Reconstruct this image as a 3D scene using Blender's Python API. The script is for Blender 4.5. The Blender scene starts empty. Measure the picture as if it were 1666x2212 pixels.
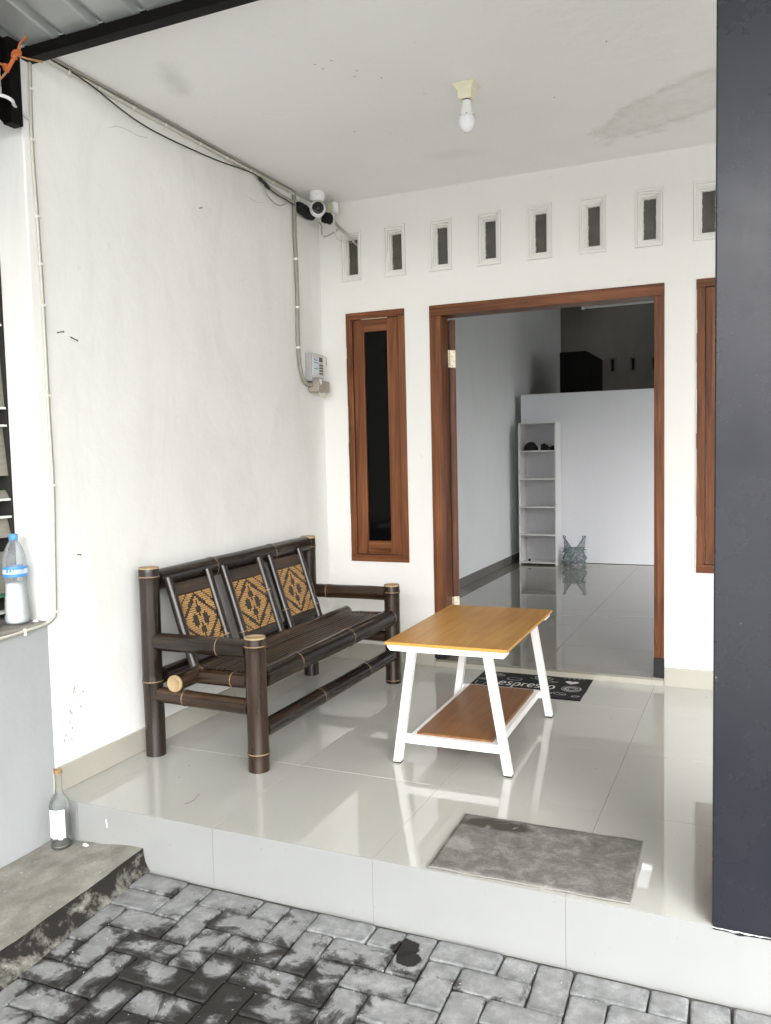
import bpy, bmesh, math, random
from mathutils import Vector, Matrix, noise

random.seed(7)
S = bpy.context.scene
C = S.collection
PI = math.pi

# ---------------------------------------------------------------- camera
cam_d = bpy.data.cameras.new("camera")
cam = bpy.data.objects.new("camera", cam_d)
C.objects.link(cam)
R_ = Vector((0.91409372, 0.40487748, -0.02251439))
U_ = Vector((-0.00781041, 0.07309108, 0.99729469))
F_ = Vector((-0.40542776, 0.91144496, -0.06997435))
M = Matrix((R_, U_, -F_)).transposed().to_4x4()
M.translation = Vector((2.41378702, -4.54581606, 1.25676186))
cam.matrix_world = M
cam_d.sensor_fit = 'HORIZONTAL'
cam_d.sensor_width = 36.0
cam_d.lens = 1803.63 / 1666.0 * 36.0
cam_d.clip_start = 0.02
cam_d.clip_end = 600
S.camera = cam

# ---------------------------------------------------------------- sky, sun, exposure
SUN_EL, SUN_AZ = math.radians(40.0), math.radians(28.0)     # azimuth: to the right of straight out of the porch
world = bpy.data.worlds.new("World")
S.world = world
world.use_nodes = True
wn = world.node_tree.nodes
wl = world.node_tree.links
bg = wn["Background"]
sky = wn.new("ShaderNodeTexSky")
sky.sky_type = 'NISHITA'
sky.sun_disc = False
sky.sun_elevation = SUN_EL
sky.sun_rotation = PI - SUN_AZ
sky.air_density = 1.0
sky.dust_density = 6.0
sky.ozone_density = 1.0
hs = wn.new("ShaderNodeHueSaturation")          # an overcast sky: the blue mostly washed out
hs.inputs["Saturation"].default_value = 0.10
wl.new(sky.outputs[0], hs.inputs["Color"])
wl.new(hs.outputs[0], bg.inputs[0])
bg.inputs[1].default_value = 0.15

sun_d = bpy.data.lights.new("sun", 'SUN')
sun_d.energy = 0.6
sun_d.angle = math.radians(60.0)
sun_d.color = (1.0, 0.99, 0.975)
sun = bpy.data.objects.new("sun", sun_d)
C.objects.link(sun)
sd = Vector((math.sin(SUN_AZ) * math.cos(SUN_EL), -math.cos(SUN_AZ) * math.cos(SUN_EL), math.sin(SUN_EL)))
sun.rotation_euler = (-sd).to_track_quat('-Z', 'Y').to_euler()
sun.location = sd * 20

S.view_settings.view_transform = 'Standard'
S.view_settings.look = 'None'
S.view_settings.gamma = 1.0
S.view_settings.use_curve_mapping = False
S.view_settings.exposure = 2.30
S.render.engine = 'CYCLES'
S.cycles.use_denoising = True
S.cycles.max_bounces = 10
S.cycles.diffuse_bounces = 7
S.cycles.glossy_bounces = 5
S.cycles.transmission_bounces = 8
S.cycles.transparent_max_bounces = 10
S.cycles.sample_clamp_indirect = 6
S.cycles.caustics_refractive = False
S.cycles.caustics_reflective = False

# ---------------------------------------------------------------- helpers
def props(o, label=None, cat=None, group=None, kind=None):
    if label: o['label'] = label
    if cat: o['category'] = cat
    if group: o['group'] = group
    if kind: o['kind'] = kind
    return o

def wloc(o):
    v = Vector((0, 0, 0))
    while o is not None:
        v = v + Vector(o.location)
        o = o.parent
    return v

def thing(name, label, cat, loc=(0, 0, 0), group=None, kind=None):
    o = bpy.data.objects.new(name, None)
    o.empty_display_size = 0.05
    C.objects.link(o)
    o.location = loc
    return props(o, label, cat, group, kind)

class MB:
    """mesh collected in world coordinates"""
    def __init__(self):
        self.v = []; self.f = []; self.smooth = []
    def add(self, vs, fs, smooth=False):
        n = len(self.v)
        self.v += [tuple(p) for p in vs]
        self.f += [tuple(i + n for i in f) for f in fs]
        self.smooth += [smooth] * len(fs)
        return self
    def box(self, x0, x1, y0, y1, z0, z1):
        return self.hexa([(x0, y0, z0), (x1, y0, z0), (x1, y1, z0), (x0, y1, z0), (x0, y0, z1), (x1, y0, z1), (x1, y1, z1), (x0, y1, z1)])
    def hexa(self, p):
        return self.add(p, [(0, 3, 2, 1), (4, 5, 6, 7), (0, 1, 5, 4), (1, 2, 6, 5), (2, 3, 7, 6), (3, 0, 4, 7)])
    def bar(self, a, b, w, h, up=(0, 0, 1)):
        a, b = Vector(a), Vector(b)
        d = (b - a).normalized(); up = Vector(up)
        s = d.cross(up)
        if s.length < 1e-4: s = d.cross(Vector((0, 1, 0)))
        s.normalize(); t = s.cross(d).normalized()
        s *= w / 2; t *= h / 2
        return self.hexa([a - s - t, a + s - t, b + s - t, b - s - t, a - s + t, a + s + t, b + s + t, b - s + t])
    def tube(self, pts, r, n=8, caps=True):
        pts = [Vector(p) for p in pts]
        m = len(pts)
        rr = r if isinstance(r, (list, tuple)) else [r] * m
        ref = None; vs = []; fs = []
        for i, p in enumerate(pts):
            t = (pts[min(i + 1, m - 1)] - pts[max(i - 1, 0)])
            t = t.normalized() if t.length > 1e-9 else Vector((0, 0, 1))
            if ref is None:
                ref = t.cross(Vector((0.12, 0.31, 0.94)))
                if ref.length < 1e-3: ref = t.cross(Vector((1, 0, 0)))
            u = (ref - t * ref.dot(t)).normalized(); w = t.cross(u); ref = u
            for k in range(n):
                a = 2 * PI * k / n
                vs.append(p + (u * math.cos(a) + w * math.sin(a)) * rr[i])
        for i in range(m - 1):
            for k in range(n):
                k2 = (k + 1) % n
                fs.append((i * n + k, i * n + k2, (i + 1) * n + k2, (i + 1) * n + k))
        self.add(vs, fs, True)
        if caps:
            self.add(vs[:n], [tuple(range(n))[::-1]]); self.add(vs[-n:], [tuple(range(n))])
        return self
    def lathe(self, prof, n=20, c=(0, 0, 0), ax=None, close=False):
        """prof: list of (r, h) along axis"""
        c = Vector(c)
        if ax is None: X, Y, Z = Vector((1, 0, 0)), Vector((0, 1, 0)), Vector((0, 0, 1))
        else:
            Z = Vector(ax).normalized(); X = Z.orthogonal().normalized(); Y = Z.cross(X)
        vs = []; fs = []
        for r, h in prof:
            for k in range(n):
                a = 2 * PI * k / n
                vs.append(c + X * (r * math.cos(a)) + Y * (r * math.sin(a)) + Z * h)
        for i in range(len(prof) - 1):
            for k in range(n):
                k2 = (k + 1) % n
                fs.append((i * n + k, i * n + k2, (i + 1) * n + k2, (i + 1) * n + k))
        self.add(vs, fs, True)
        if close:
            m = len(prof)
            self.add(vs[:n], [tuple(range(n))[::-1]]); self.add(vs[(m - 1) * n:], [tuple(range(n))])
        return self
    def ribbon(self, pts, w, z, h=0.0007, taper=None):
        """a flat painted stroke on a horizontal face"""
        pts = [Vector((p[0], p[1], 0)) for p in pts]
        L = []; Rr = []; m = len(pts)
        for i, p in enumerate(pts):
            t = pts[min(i + 1, m - 1)] - pts[max(i - 1, 0)]
            if t.length < 1e-9: t = Vector((1, 0, 0))
            t.normalize(); s = Vector((-t.y, t.x, 0)) * (w / 2)
            L.append(p + s); Rr.append(p - s)
        vs = [(q.x, q.y, z) for q in L] + [(q.x, q.y, z) for q in Rr]
        fs = [(i, m + i, m + i + 1, i + 1) for i in range(m - 1)]
        return self.add(vs, fs)
    def build(self, name, m, parent=None, bevel=0, label=None, cat=None, group=None, kind=None, seg=2):
        me = bpy.data.meshes.new(name)
        off = wloc(parent) if parent else Vector((0, 0, 0))
        me.from_pydata([tuple(Vector(p) - off) for p in self.v], [], self.f)
        me.polygons.foreach_set("use_smooth", self.smooth)
        bm = bmesh.new(); bm.from_mesh(me)
        bmesh.ops.recalc_face_normals(bm, faces=bm.faces)
        bm.to_mesh(me); bm.free()
        me.update()
        if m: me.materials.append(m)
        o = bpy.data.objects.new(name, me)
        C.objects.link(o)
        if parent: o.parent = parent
        if bevel:
            b = o.modifiers.new("bevel", 'BEVEL'); b.width = bevel; b.segments = seg
            b.limit_method = 'ANGLE'; b.angle_limit = math.radians(40)
        return props(o, label, cat, group, kind)

def box_part(name, m, parent, x0, x1, y0, y1, z0, z1, bevel=0, **k):
    return MB().box(x0, x1, y0, y1, z0, z1).build(name, m, parent, bevel, **k)

def smooth_path(pts, n=6, closed=False):
    P = [Vector(p if len(p) == 3 else (p[0], p[1], 0)) for p in pts]
    out = []
    m = len(P)
    rng = range(m) if closed else range(m - 1)
    for i in rng:
        p0 = P[(i - 1) % m] if closed or i > 0 else P[0]
        p1 = P[i]; p2 = P[(i + 1) % m]
        p3 = P[(i + 2) % m] if closed or i + 2 < m else P[-1]
        for k in range(n):
            t = k / n
            out.append(0.5 * ((2 * p1) + (-p0 + p2) * t + (2 * p0 - 5 * p1 + 4 * p2 - p3) * t * t + (-p0 + 3 * p1 - 3 * p2 + p3) * t ** 3))
    out.append(P[0] if closed else P[-1])
    return out

# ---------------------------------------------------------------- materials
class NT:
    def __init__(self, name):
        self.m = bpy.data.materials.new(name); self.m.use_nodes = True
        self.t = self.m.node_tree; self.N = self.t.nodes; self.Lk = self.t.links
        self.b = self.N["Principled BSDF"]
    def n(self, kind, **k):
        x = self.N.new(kind)
        for a, v in k.items(): setattr(x, a, v)
        return x
    def link(self, a, b): self.Lk.new(a, b)
    def coord(self, which="pos", scale=(1, 1, 1), loc=(0, 0, 0), jitter=False):
        if which == "pos": src = self.n("ShaderNodeNewGeometry").outputs["Position"]
        else: src = self.n("ShaderNodeTexCoord").outputs["Object"]
        mp = self.n("ShaderNodeMapping")
        mp.inputs["Scale"].default_value = scale
        mp.inputs["Location"].default_value = loc
        self.link(src, mp.inputs["Vector"])
        out = mp.outputs[0]
        if jitter:
            oi = self.n("ShaderNodeObjectInfo")
            mul = self.n("ShaderNodeVectorMath", operation='MULTIPLY_ADD')
            mul.inputs[1].default_value = (37.0, 23.0, 51.0)
            self.link(oi.outputs["Random"], mul.inputs[0]); self.link(out, mul.inputs[2])
            out = mul.outputs[0]
        return out
    def noise(self, co, scale=5, detail=5, rough=0.55, dist=0.0):
        x = self.n("ShaderNodeTexNoise")
        x.inputs["Scale"].default_value = scale; x.inputs["Detail"].default_value = detail
        x.inputs["Roughness"].default_value = rough; x.inputs["Distortion"].default_value = dist
        self.link(co, x.inputs["Vector"])
        return x.outputs["Fac"]
    def ramp(self, fac, stops):
        x = self.n("ShaderNodeValToRGB")
        e = x.color_ramp.elements
        while len(e) < len(stops): e.new(0.5)
        for el, (p, c) in zip(e, stops):
            el.position = p
            el.color = (c, c, c, 1) if not isinstance(c, (tuple, list)) else (*c, 1)
        self.link(fac, x.inputs[0])
        return x.outputs[0]
    def mix(self, fac, a, b, blend='MIX'):
        x = self.n("ShaderNodeMix", data_type='RGBA', blend_type=blend)
        if isinstance(fac, (int, float)): x.inputs[0].default_value = fac
        else: self.link(fac, x.inputs[0])
        for s, v in ((6, a), (7, b)):
            if isinstance(v, (tuple, list)): x.inputs[s].default_value = (*v, 1)
            else: self.link(v, x.inputs[s])
        return x.outputs[2]
    def math(self, op, a, b=None, c=None, clamp=False):
        x = self.n("ShaderNodeMath", operation=op, use_clamp=clamp)
        for i, v in enumerate((a, b, c)):
            if v is None: continue
            if isinstance(v, (int, float)): x.inputs[i].default_value = v
            else: self.link(v, x.inputs[i])
        return x.outputs[0]
    def col(self, c):
        if isinstance(c, (tuple, list)): self.b.inputs["Base Color"].default_value = (*c, 1)
        else: self.link(c, self.b.inputs["Base Color"])
        return self
    def rough(self, r):
        if isinstance(r, (int, float)): self.b.inputs["Roughness"].default_value = r
        else: self.link(r, self.b.inputs["Roughness"])
        return self
    def spec(self, s): self.b.inputs["Specular IOR Level"].default_value = s; return self
    def bump(self, h, strength=0.2, dist=0.01):
        x = self.n("ShaderNodeBump"); x.inputs["Strength"].default_value = strength; x.inputs["Distance"].default_value = dist
        self.link(h, x.inputs["Height"]); self.link(x.outputs[0], self.b.inputs["Normal"])
        return self
    def metal(self, v): self.b.inputs["Metallic"].default_value = v; return self

def plain(name, c, rough=0.5, spec=0.5, metal=0.0, var=0.08, scale=30):
    t = NT(name)
    f = t.noise(t.coord("pos"), scale, 4)
    d = tuple(max(0, x * (1 - var)) for x in c); l = tuple(min(1, x * (1 + var)) for x in c)
    t.col(t.mix(f, d, l)).rough(rough).spec(spec).metal(metal)
    return t.m

def plaster(name, c, dirt=(0.5, 0.48, 0.42), amount=0.10, streak=0.12):
    t = NT(name)
    p = t.coord("pos")
    a = t.noise(p, 1.3, 6, 0.6)
    s = t.noise(t.coord("pos", (3.2, 3.2, 1.0)), 1.0, 7, 0.62, 1.6)
    f1 = t.ramp(a, [(0.42, 0.0), (0.75, 1.0)])
    f2 = t.ramp(s, [(0.46, 0.0), (0.78, 1.0)])
    k = t.math('ADD', t.math('MULTIPLY', f1, amount), t.math('MULTIPLY', f2, streak), clamp=True)
    fine = t.noise(p, 55, 6, 0.6)
    base = t.mix(t.math('MULTIPLY', fine, 0.35), c, tuple(x * 0.93 for x in c))
    spots = t.ramp(t.noise(p, 16, 3, 0.5, 1.5), [(0.70, 0.0), (0.76, 0.16)])
    base = t.mix(spots, base, dirt)
    t.col(t.mix(k, base, dirt)).rough(0.62).spec(0.3)
    wob = t.math('ADD', t.math('MULTIPLY', t.noise(p, 7, 4, 0.5), 1.0), t.math('MULTIPLY', fine, 0.12))
    t.bump(wob, 0.5, 0.009)
    return t

def wood(name, dark, mid, light, axis, rough=0.42, fine=1.0, coord="pos"):
    """axis: index of the grain direction"""
    t = NT(name)
    sc = [26 * fine] * 3; sc[axis] = 1.3
    p = t.coord(coord, tuple(sc), jitter=True)
    g = t.noise(p, 1.0, 7, 0.62, 1.2)
    sc2 = [130 * fine] * 3; sc2[axis] = 4
    g2 = t.noise(t.coord(coord, tuple(sc2), jitter=True), 1.0, 3, 0.6)
    big = t.noise(t.coord(coord, (3, 3, 3), jitter=True), 1.0, 3)
    c = t.ramp(g, [(0.28, dark), (0.5, mid), (0.74, light)])
    c = t.mix(t.math('MULTIPLY', t.ramp(g2, [(0.35, 0.0), (0.75, 1.0)]), 0.35), c, dark)
    c = t.mix(t.math('MULTIPLY', t.ramp(big, [(0.45, 0.0), (0.7, 1.0)]), 0.35), c, dark)
    t.col(c).rough(rough).spec(0.25)
    t.bump(g2, 0.08, 0.002)
    return t.m

def bamboo(name, c0, c1, c2, rough=0.3, sc=(34, 34, 1.1)):
    t = NT(name)
    g = t.noise(t.coord("obj", sc, jitter=True), 1.0, 6, 0.6, 0.4)
    b = t.noise(t.coord("obj", (6, 6, 5), jitter=True), 1.0, 4, 0.6)
    c = t.ramp(g, [(0.3, c0), (0.55, c1), (0.8, c2)])
    c = t.mix(t.ramp(b, [(0.4, 0.0), (0.7, 0.75)]), c, c0)
    t.col(c).rough(t.ramp(g, [(0.3, rough - 0.12), (0.8, rough + 0.10)])).spec(0.5)
    t.bump(g, 0.06, 0.002)
    return t.m

W_WALL = plaster("white_plaster", (0.83, 0.835, 0.815), dirt=(0.50, 0.50, 0.45), amount=0.16, streak=0.20).m
W_BACK = plaster("warm_white_plaster", (0.80, 0.795, 0.765), amount=0.04, streak=0.04).m
W_GREY = plaster("grey_wall_paint", (0.40, 0.418, 0.428), dirt=(0.29, 0.29, 0.28), amount=0.2, streak=0.15).m
W_INT = plaster("interior_paint", (0.82, 0.845, 0.86), amount=0.10, streak=0.1).m
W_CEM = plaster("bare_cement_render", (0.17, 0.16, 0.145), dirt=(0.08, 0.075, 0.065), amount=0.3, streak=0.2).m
W_BOARD = plaster("partition_board", (0.82, 0.83, 0.87), amount=0.05, streak=0.05).m

# ceiling with a brown water stain
t = plaster("ceiling_paint", (0.86, 0.865, 0.86), amount=0.10, streak=0.0)
p = t.coord("pos")
base_col = t.b.inputs["Base Color"].links[0].from_socket
def stain(cx, cy, ang, sx, sy, wob, sc):
    ps = t.coord("pos", (1, 1, 0), (-cx, -cy, 0))
    rot = t.n("ShaderNodeVectorRotate", rotation_type='Z_AXIS'); rot.inputs["Angle"].default_value = -ang
    t.link(ps, rot.inputs["Vector"])
    ms = t.n("ShaderNodeVectorMath", operation='MULTIPLY'); ms.inputs[1].default_value = (1 / sx, 1 / sy, 0)
    t.link(rot.outputs[0], ms.inputs[0])
    ln = t.n("ShaderNodeVectorMath", operation='LENGTH'); t.link(ms.outputs[0], ln.inputs[0])
    return t.math('ADD', ln.outputs["Value"], t.math('MULTIPLY', t.math('SUBTRACT', t.noise(p, sc, 6, 0.65), 0.5), wob))
d1 = stain(2.10, -0.60, math.radians(-38), 0.56, 0.21, 1.5, 9)
mot = t.ramp(t.noise(p, 16, 7, 0.62), [(0.30, 0.35), (0.70, 1.0)])
ring = t.ramp(d1, [(0.0, 0.24), (0.45, 0.18), (0.74, 0.34), (0.90, 0.10), (1.15, 0.0)])
ring = t.math('MULTIPLY', ring, mot)
c = t.mix(ring, base_col, (0.30, 0.25, 0.17))
d2 = stain(0.30, -1.75, math.radians(-70), 0.20, 0.07, 1.8, 8)
c = t.mix(t.ramp(d2, [(0.2, 0.28), (1.0, 0.0)]), c, (0.33, 0.33, 0.31))
d3 = stain(1.02, -0.45, 0.2, 0.22, 0.09, 1.2, 8)
c = t.mix(t.ramp(d3, [(0.3, 0.10), (1.0, 0.0)]), c, (0.38, 0.36, 0.31))
t.col(c)
W_CEIL = t.m

def tile_mat(name, c, rough=0.07):
    t = NT(name)
    p = t.coord("pos")
    a = t.noise(p, 2.2, 6, 0.6)
    f = t.noise(p, 120, 3, 0.6)
    oi = t.n("ShaderNodeObjectInfo")
    cc = t.mix(t.ramp(a, [(0.35, 0.0), (0.7, 1.0)]), tuple(x * 0.94 for x in c), c)
    cc = t.mix(t.math('MULTIPLY', f, 0.25), cc, tuple(x * 0.88 for x in c))
    cc = t.mix(t.math('MULTIPLY', oi.outputs["Random"], 0.06), cc, (0.3, 0.28, 0.24))
    sp = t.ramp(t.noise(p, 60, 2, 0.4, 0.3), [(0.76, 0.0), (0.79, 0.3)])
    cc = t.mix(sp, cc, tuple(x * 0.5 for x in c))
    t.col(cc).spec(0.85)
    sm = t.noise(t.coord("pos", (1, 1, 1)), 3.0, 5, 0.65)
    t.rough(t.ramp(sm, [(0.40, rough * 0.6), (0.75, rough * 1.7)]))
    if rough > 0.1: t.bump(t.noise(p, 9, 3, 0.5), 0.04, 0.002)
    return t.m
M_TILE = tile_mat("glazed_floor_tile", (0.475, 0.475, 0.440), 0.012)
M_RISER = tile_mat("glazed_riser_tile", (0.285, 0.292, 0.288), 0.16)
M_SKIRT = tile_mat("skirting_tile", (0.44, 0.42, 0.36), 0.12)
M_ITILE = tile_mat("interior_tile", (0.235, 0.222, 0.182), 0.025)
M_RGROUT = plain("pale_grout", (0.24, 0.24, 0.225), 0.85, var=0.3)
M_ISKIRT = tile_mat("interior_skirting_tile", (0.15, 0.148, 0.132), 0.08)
M_GROUT = plain("tile_grout", (0.10, 0.095, 0.085), 0.9)

WOOD_V = wood("teak_upright", (0.055, 0.018, 0.008), (0.175, 0.062, 0.024), (0.30, 0.122, 0.048), 2)
WOOD_H = wood("teak_crosspiece", (0.055, 0.018, 0.008), (0.175, 0.062, 0.024), (0.30, 0.122, 0.048), 0)
WOOD_DOOR = wood("door_leaf_wood", (0.05, 0.02, 0.012), (0.14, 0.055, 0.03), (0.24, 0.10, 0.05), 2)
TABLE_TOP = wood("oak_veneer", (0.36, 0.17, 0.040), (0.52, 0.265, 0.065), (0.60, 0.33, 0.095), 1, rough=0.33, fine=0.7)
TABLE_SHADED = wood("oak_veneer_shaded", (0.16, 0.068, 0.022), (0.235, 0.108, 0.038), (0.30, 0.145, 0.052), 1, rough=0.35, fine=0.7)  # same veneer as the top, with the shade under it in the colour
TABLE_EDGE = plain("oak_edge_band", (0.58, 0.30, 0.06), 0.4, var=0.2, scale=60)
WHITE_MET = plain("white_powder_coat", (0.86, 0.86, 0.85), 0.35, var=0.03)
RUBBER = plain("black_rubber", (0.01, 0.01, 0.01), 0.7)
BAM = bamboo("dark_bamboo", (0.0075, 0.005, 0.0038), (0.018, 0.011, 0.0072), (0.060, 0.034, 0.018))
BAM_BR = bamboo("brown_bamboo", (0.012, 0.0065, 0.0038), (0.036, 0.019, 0.0100), (0.115, 0.063, 0.031), 0.32)
BAM_SLAT = bamboo("split_bamboo_slat", (0.014, 0.008, 0.005), (0.045, 0.025, 0.013), (0.13, 0.072, 0.036), 0.36, (60, 1.1, 34))
BAM_SLAT_D = bamboo("dark_split_bamboo", (0.009, 0.006, 0.004), (0.026, 0.015, 0.009), (0.075, 0.042, 0.022), 0.36, (60, 1.1, 34))
BAM_CUT = plain("cut_bamboo_end", (0.36, 0.26, 0.14), 0.7, var=0.25, scale=90)
BAM_NODE = plain("bamboo_node", (0.24, 0.155, 0.075), 0.6, var=0.4, scale=60)
WEAVE_G = plain("golden_bamboo_strip", (0.44, 0.255, 0.09), 0.45, var=0.35, scale=70)
WEAVE_D = bamboo("dark_bamboo_strip", (0.015, 0.011, 0.008), (0.035, 0.022, 0.014), (0.07, 0.045, 0.025), 0.4)
STEEL_BK = plain("black_painted_steel", (0.0025, 0.0022, 0.002), 0.55, 0.12, var=0.5, scale=12)
ROOF_MET = plain("galvalume_sheet", (0.42, 0.44, 0.43), 0.38, metal=0.35, var=0.14, scale=9)
PVC_GREY = plain("grey_conduit", (0.30, 0.29, 0.24), 0.5, var=0.2, scale=25)
PVC_WHITE = plain("dirty_white_conduit", (0.58, 0.57, 0.50), 0.45, var=0.15, scale=25)
CLIP_WHITE = plain("white_clip", (0.80, 0.79, 0.74), 0.45)
CABLE_BK = plain("black_cable", (0.008, 0.008, 0.008), 0.45)
CABLE_GY = plain("pale_grey_cable", (0.45, 0.44, 0.38), 0.5, var=0.3, scale=40)
CAM_WHITE = plain("white_camera_plastic", (0.84, 0.84, 0.84), 0.3, var=0.02)
CAM_BLACK = plain("camera_lens_black", (0.004, 0.004, 0.005), 0.12)
FOAM_BK = plain("black_tape", (0.003, 0.003, 0.003), 0.9)
CREAM = plain("cream_plastic", (0.78, 0.74, 0.56), 0.4, var=0.05)
BULB_W = plain("opal_bulb", (0.80, 0.80, 0.82), 0.25, var=0.03)
BULB_B = plain("bulb_body", (0.86, 0.87, 0.85), 0.4, var=0.03)
METER_C = plain("meter_housing", (0.42, 0.42, 0.42), 0.35, var=0.1)
METER_L = plain("meter_light", (0.62, 0.62, 0.60), 0.4, var=0.1)
METER_D = plain("meter_dark", (0.05, 0.05, 0.055), 0.35)
METER_T = plain("meter_cover", (0.36, 0.31, 0.26), 0.25, var=0.15)
BRASS = plain("hinge_metal", (0.68, 0.63, 0.47), 0.38, metal=0.35, var=0.12, scale=60)
NAIL = plain("rusty_nail", (0.03, 0.025, 0.022), 0.6)
ORANGE = plain("orange_rope", (0.50, 0.13, 0.035), 0.8, var=0.3, scale=70)
ROPE_TAN = plain("faded_rope", (0.34, 0.17, 0.075), 0.85, var=0.3, scale=70)
SHELF_W = plain("white_laminate", (0.74, 0.74, 0.74), 0.4, var=0.03)
SHELF_B = plain("shelf_backing", (0.60, 0.59, 0.61), 0.6, var=0.05)
BLACK_CL = plain("black_cloth", (0.006, 0.006, 0.006), 0.9)
DARKWOOD = plain("black_lacquer", (0.003, 0.0025, 0.0025), 0.6, 0.15)
MAT_BK = plain("black_mat_felt", (0.003, 0.003, 0.0035), 0.9, var=0.3, scale=200)
MAT_PR = plain("white_mat_print", (0.62, 0.60, 0.57), 0.9, var=0.15, scale=150)
GREEN_P = plain("green_plastic", (0.03, 0.16, 0.08), 0.4)
PAPER_W = plain("white_paper", (0.80, 0.81, 0.83), 0.75, var=0.03)
LBL_BLUE = plain("blue_label", (0.06, 0.27, 0.62), 0.35, var=0.1)
LBL_WHITE = plain("pale_label", (0.62, 0.74, 0.84), 0.35, var=0.05)
LBL_INK = plain("label_ink", (0.05, 0.07, 0.16), 0.5)
CAP_BLUE = plain("blue_cap", (0.10, 0.32, 0.62), 0.4)
LIQ_WHITE = plain("white_powder_fill", (0.82, 0.83, 0.83), 0.5, var=0.05)
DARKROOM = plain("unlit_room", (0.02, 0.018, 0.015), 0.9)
ROPE_W = plain("white_cord", (0.72, 0.70, 0.72), 0.6)
CHIP_W = plain("paint_flake", (0.8, 0.8, 0.78), 0.7)

def pane_mat():
    t = NT("dark_window_glass")
    t.col((0.003, 0.003, 0.003)).rough(0.05).spec(0.10)
    return t.m
GLASS_DK = pane_mat()
def smoked():
    t = NT("smoked_vent_glass")
    f = t.noise(t.coord("pos"), 9, 4, 0.6)
    t.col(t.mix(f, (0.035, 0.034, 0.030), (0.15, 0.146, 0.130))).rough(0.12).spec(0.4)
    return t.m
GLASS_VENT = smoked()
def louvre_glass():
    t = NT("dusty_louvre_glass")
    f = t.noise(t.coord("pos", (3, 3, 14)), 4, 5, 0.6)
    t.col(t.mix(f, (0.14, 0.13, 0.105), (0.33, 0.31, 0.255))).rough(0.35).spec(0.5)
    return t.m
GLASS_LV = louvre_glass()
LV_EDGE = plain("louvre_edge", (0.72, 0.72, 0.68), 0.3)
def clear_glass(name, tint, rough=0.02, ior=1.2, alpha=1.0):
    t = NT(name)
    t.col(tint).rough(rough)
    t.b.inputs["Transmission Weight"].default_value = 1.0
    t.b.inputs["IOR"].default_value = ior
    return t.m
def film(name, tint, opacity, rough=0.15):
    """thin clear plastic: mostly lets light pass, with a glossy skin"""
    t = NT(name)
    tr = t.n("ShaderNodeBsdfTransparent"); tr.inputs[0].default_value = (0.93, 0.95, 0.95, 1)
    t.col(tint).rough(rough).spec(0.6)
    fr = t.n("ShaderNodeFresnel"); fr.inputs["IOR"].default_value = 1.4
    k = t.math('ADD', t.math('MULTIPLY', fr.outputs[0], 0.9), opacity, clamp=True)
    mx = t.n("ShaderNodeMixShader"); t.link(k, mx.inputs[0])
    t.link(tr.outputs[0], mx.inputs[1]); t.link(t.b.outputs[0], mx.inputs[2])
    t.link(mx.outputs[0], t.N["Material Output"].inputs["Surface"])
    return t.m
GLASS_BT = film("clear_bottle_glass", (0.36, 0.37, 0.35), 0.07, 0.04)
PET = film("clear_pet_plastic", (0.55, 0.58, 0.60), 0.18, 0.10)
def bag_film():
    m = film("thin_plastic_bag", (0.24, 0.30, 0.33), 0.55, 0.22)
    nt = m.node_tree; b_ = nt.nodes["Principled BSDF"]
    g_ = nt.nodes.new("ShaderNodeNewGeometry"); x_ = nt.nodes.new("ShaderNodeTexNoise"); r_ = nt.nodes.new("ShaderNodeValToRGB")
    x_.inputs["Scale"].default_value = 30; x_.inputs["Detail"].default_value = 6; x_.inputs["Distortion"].default_value = 1.0
    r_.color_ramp.elements[0].position = 0.42; r_.color_ramp.elements[0].color = (0.07, 0.10, 0.11, 1)
    r_.color_ramp.elements[1].position = 0.62; r_.color_ramp.elements[1].color = (0.42, 0.47, 0.48, 1)
    nt.links.new(g_.outputs["Position"], x_.inputs["Vector"]); nt.links.new(x_.outputs["Fac"], r_.inputs[0]); nt.links.new(r_.outputs[0], b_.inputs["Base Color"])
    return m
BAG = bag_film()
BAG_DK = plain("bag_blue_trim", (0.04, 0.10, 0.14), 0.4)

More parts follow.
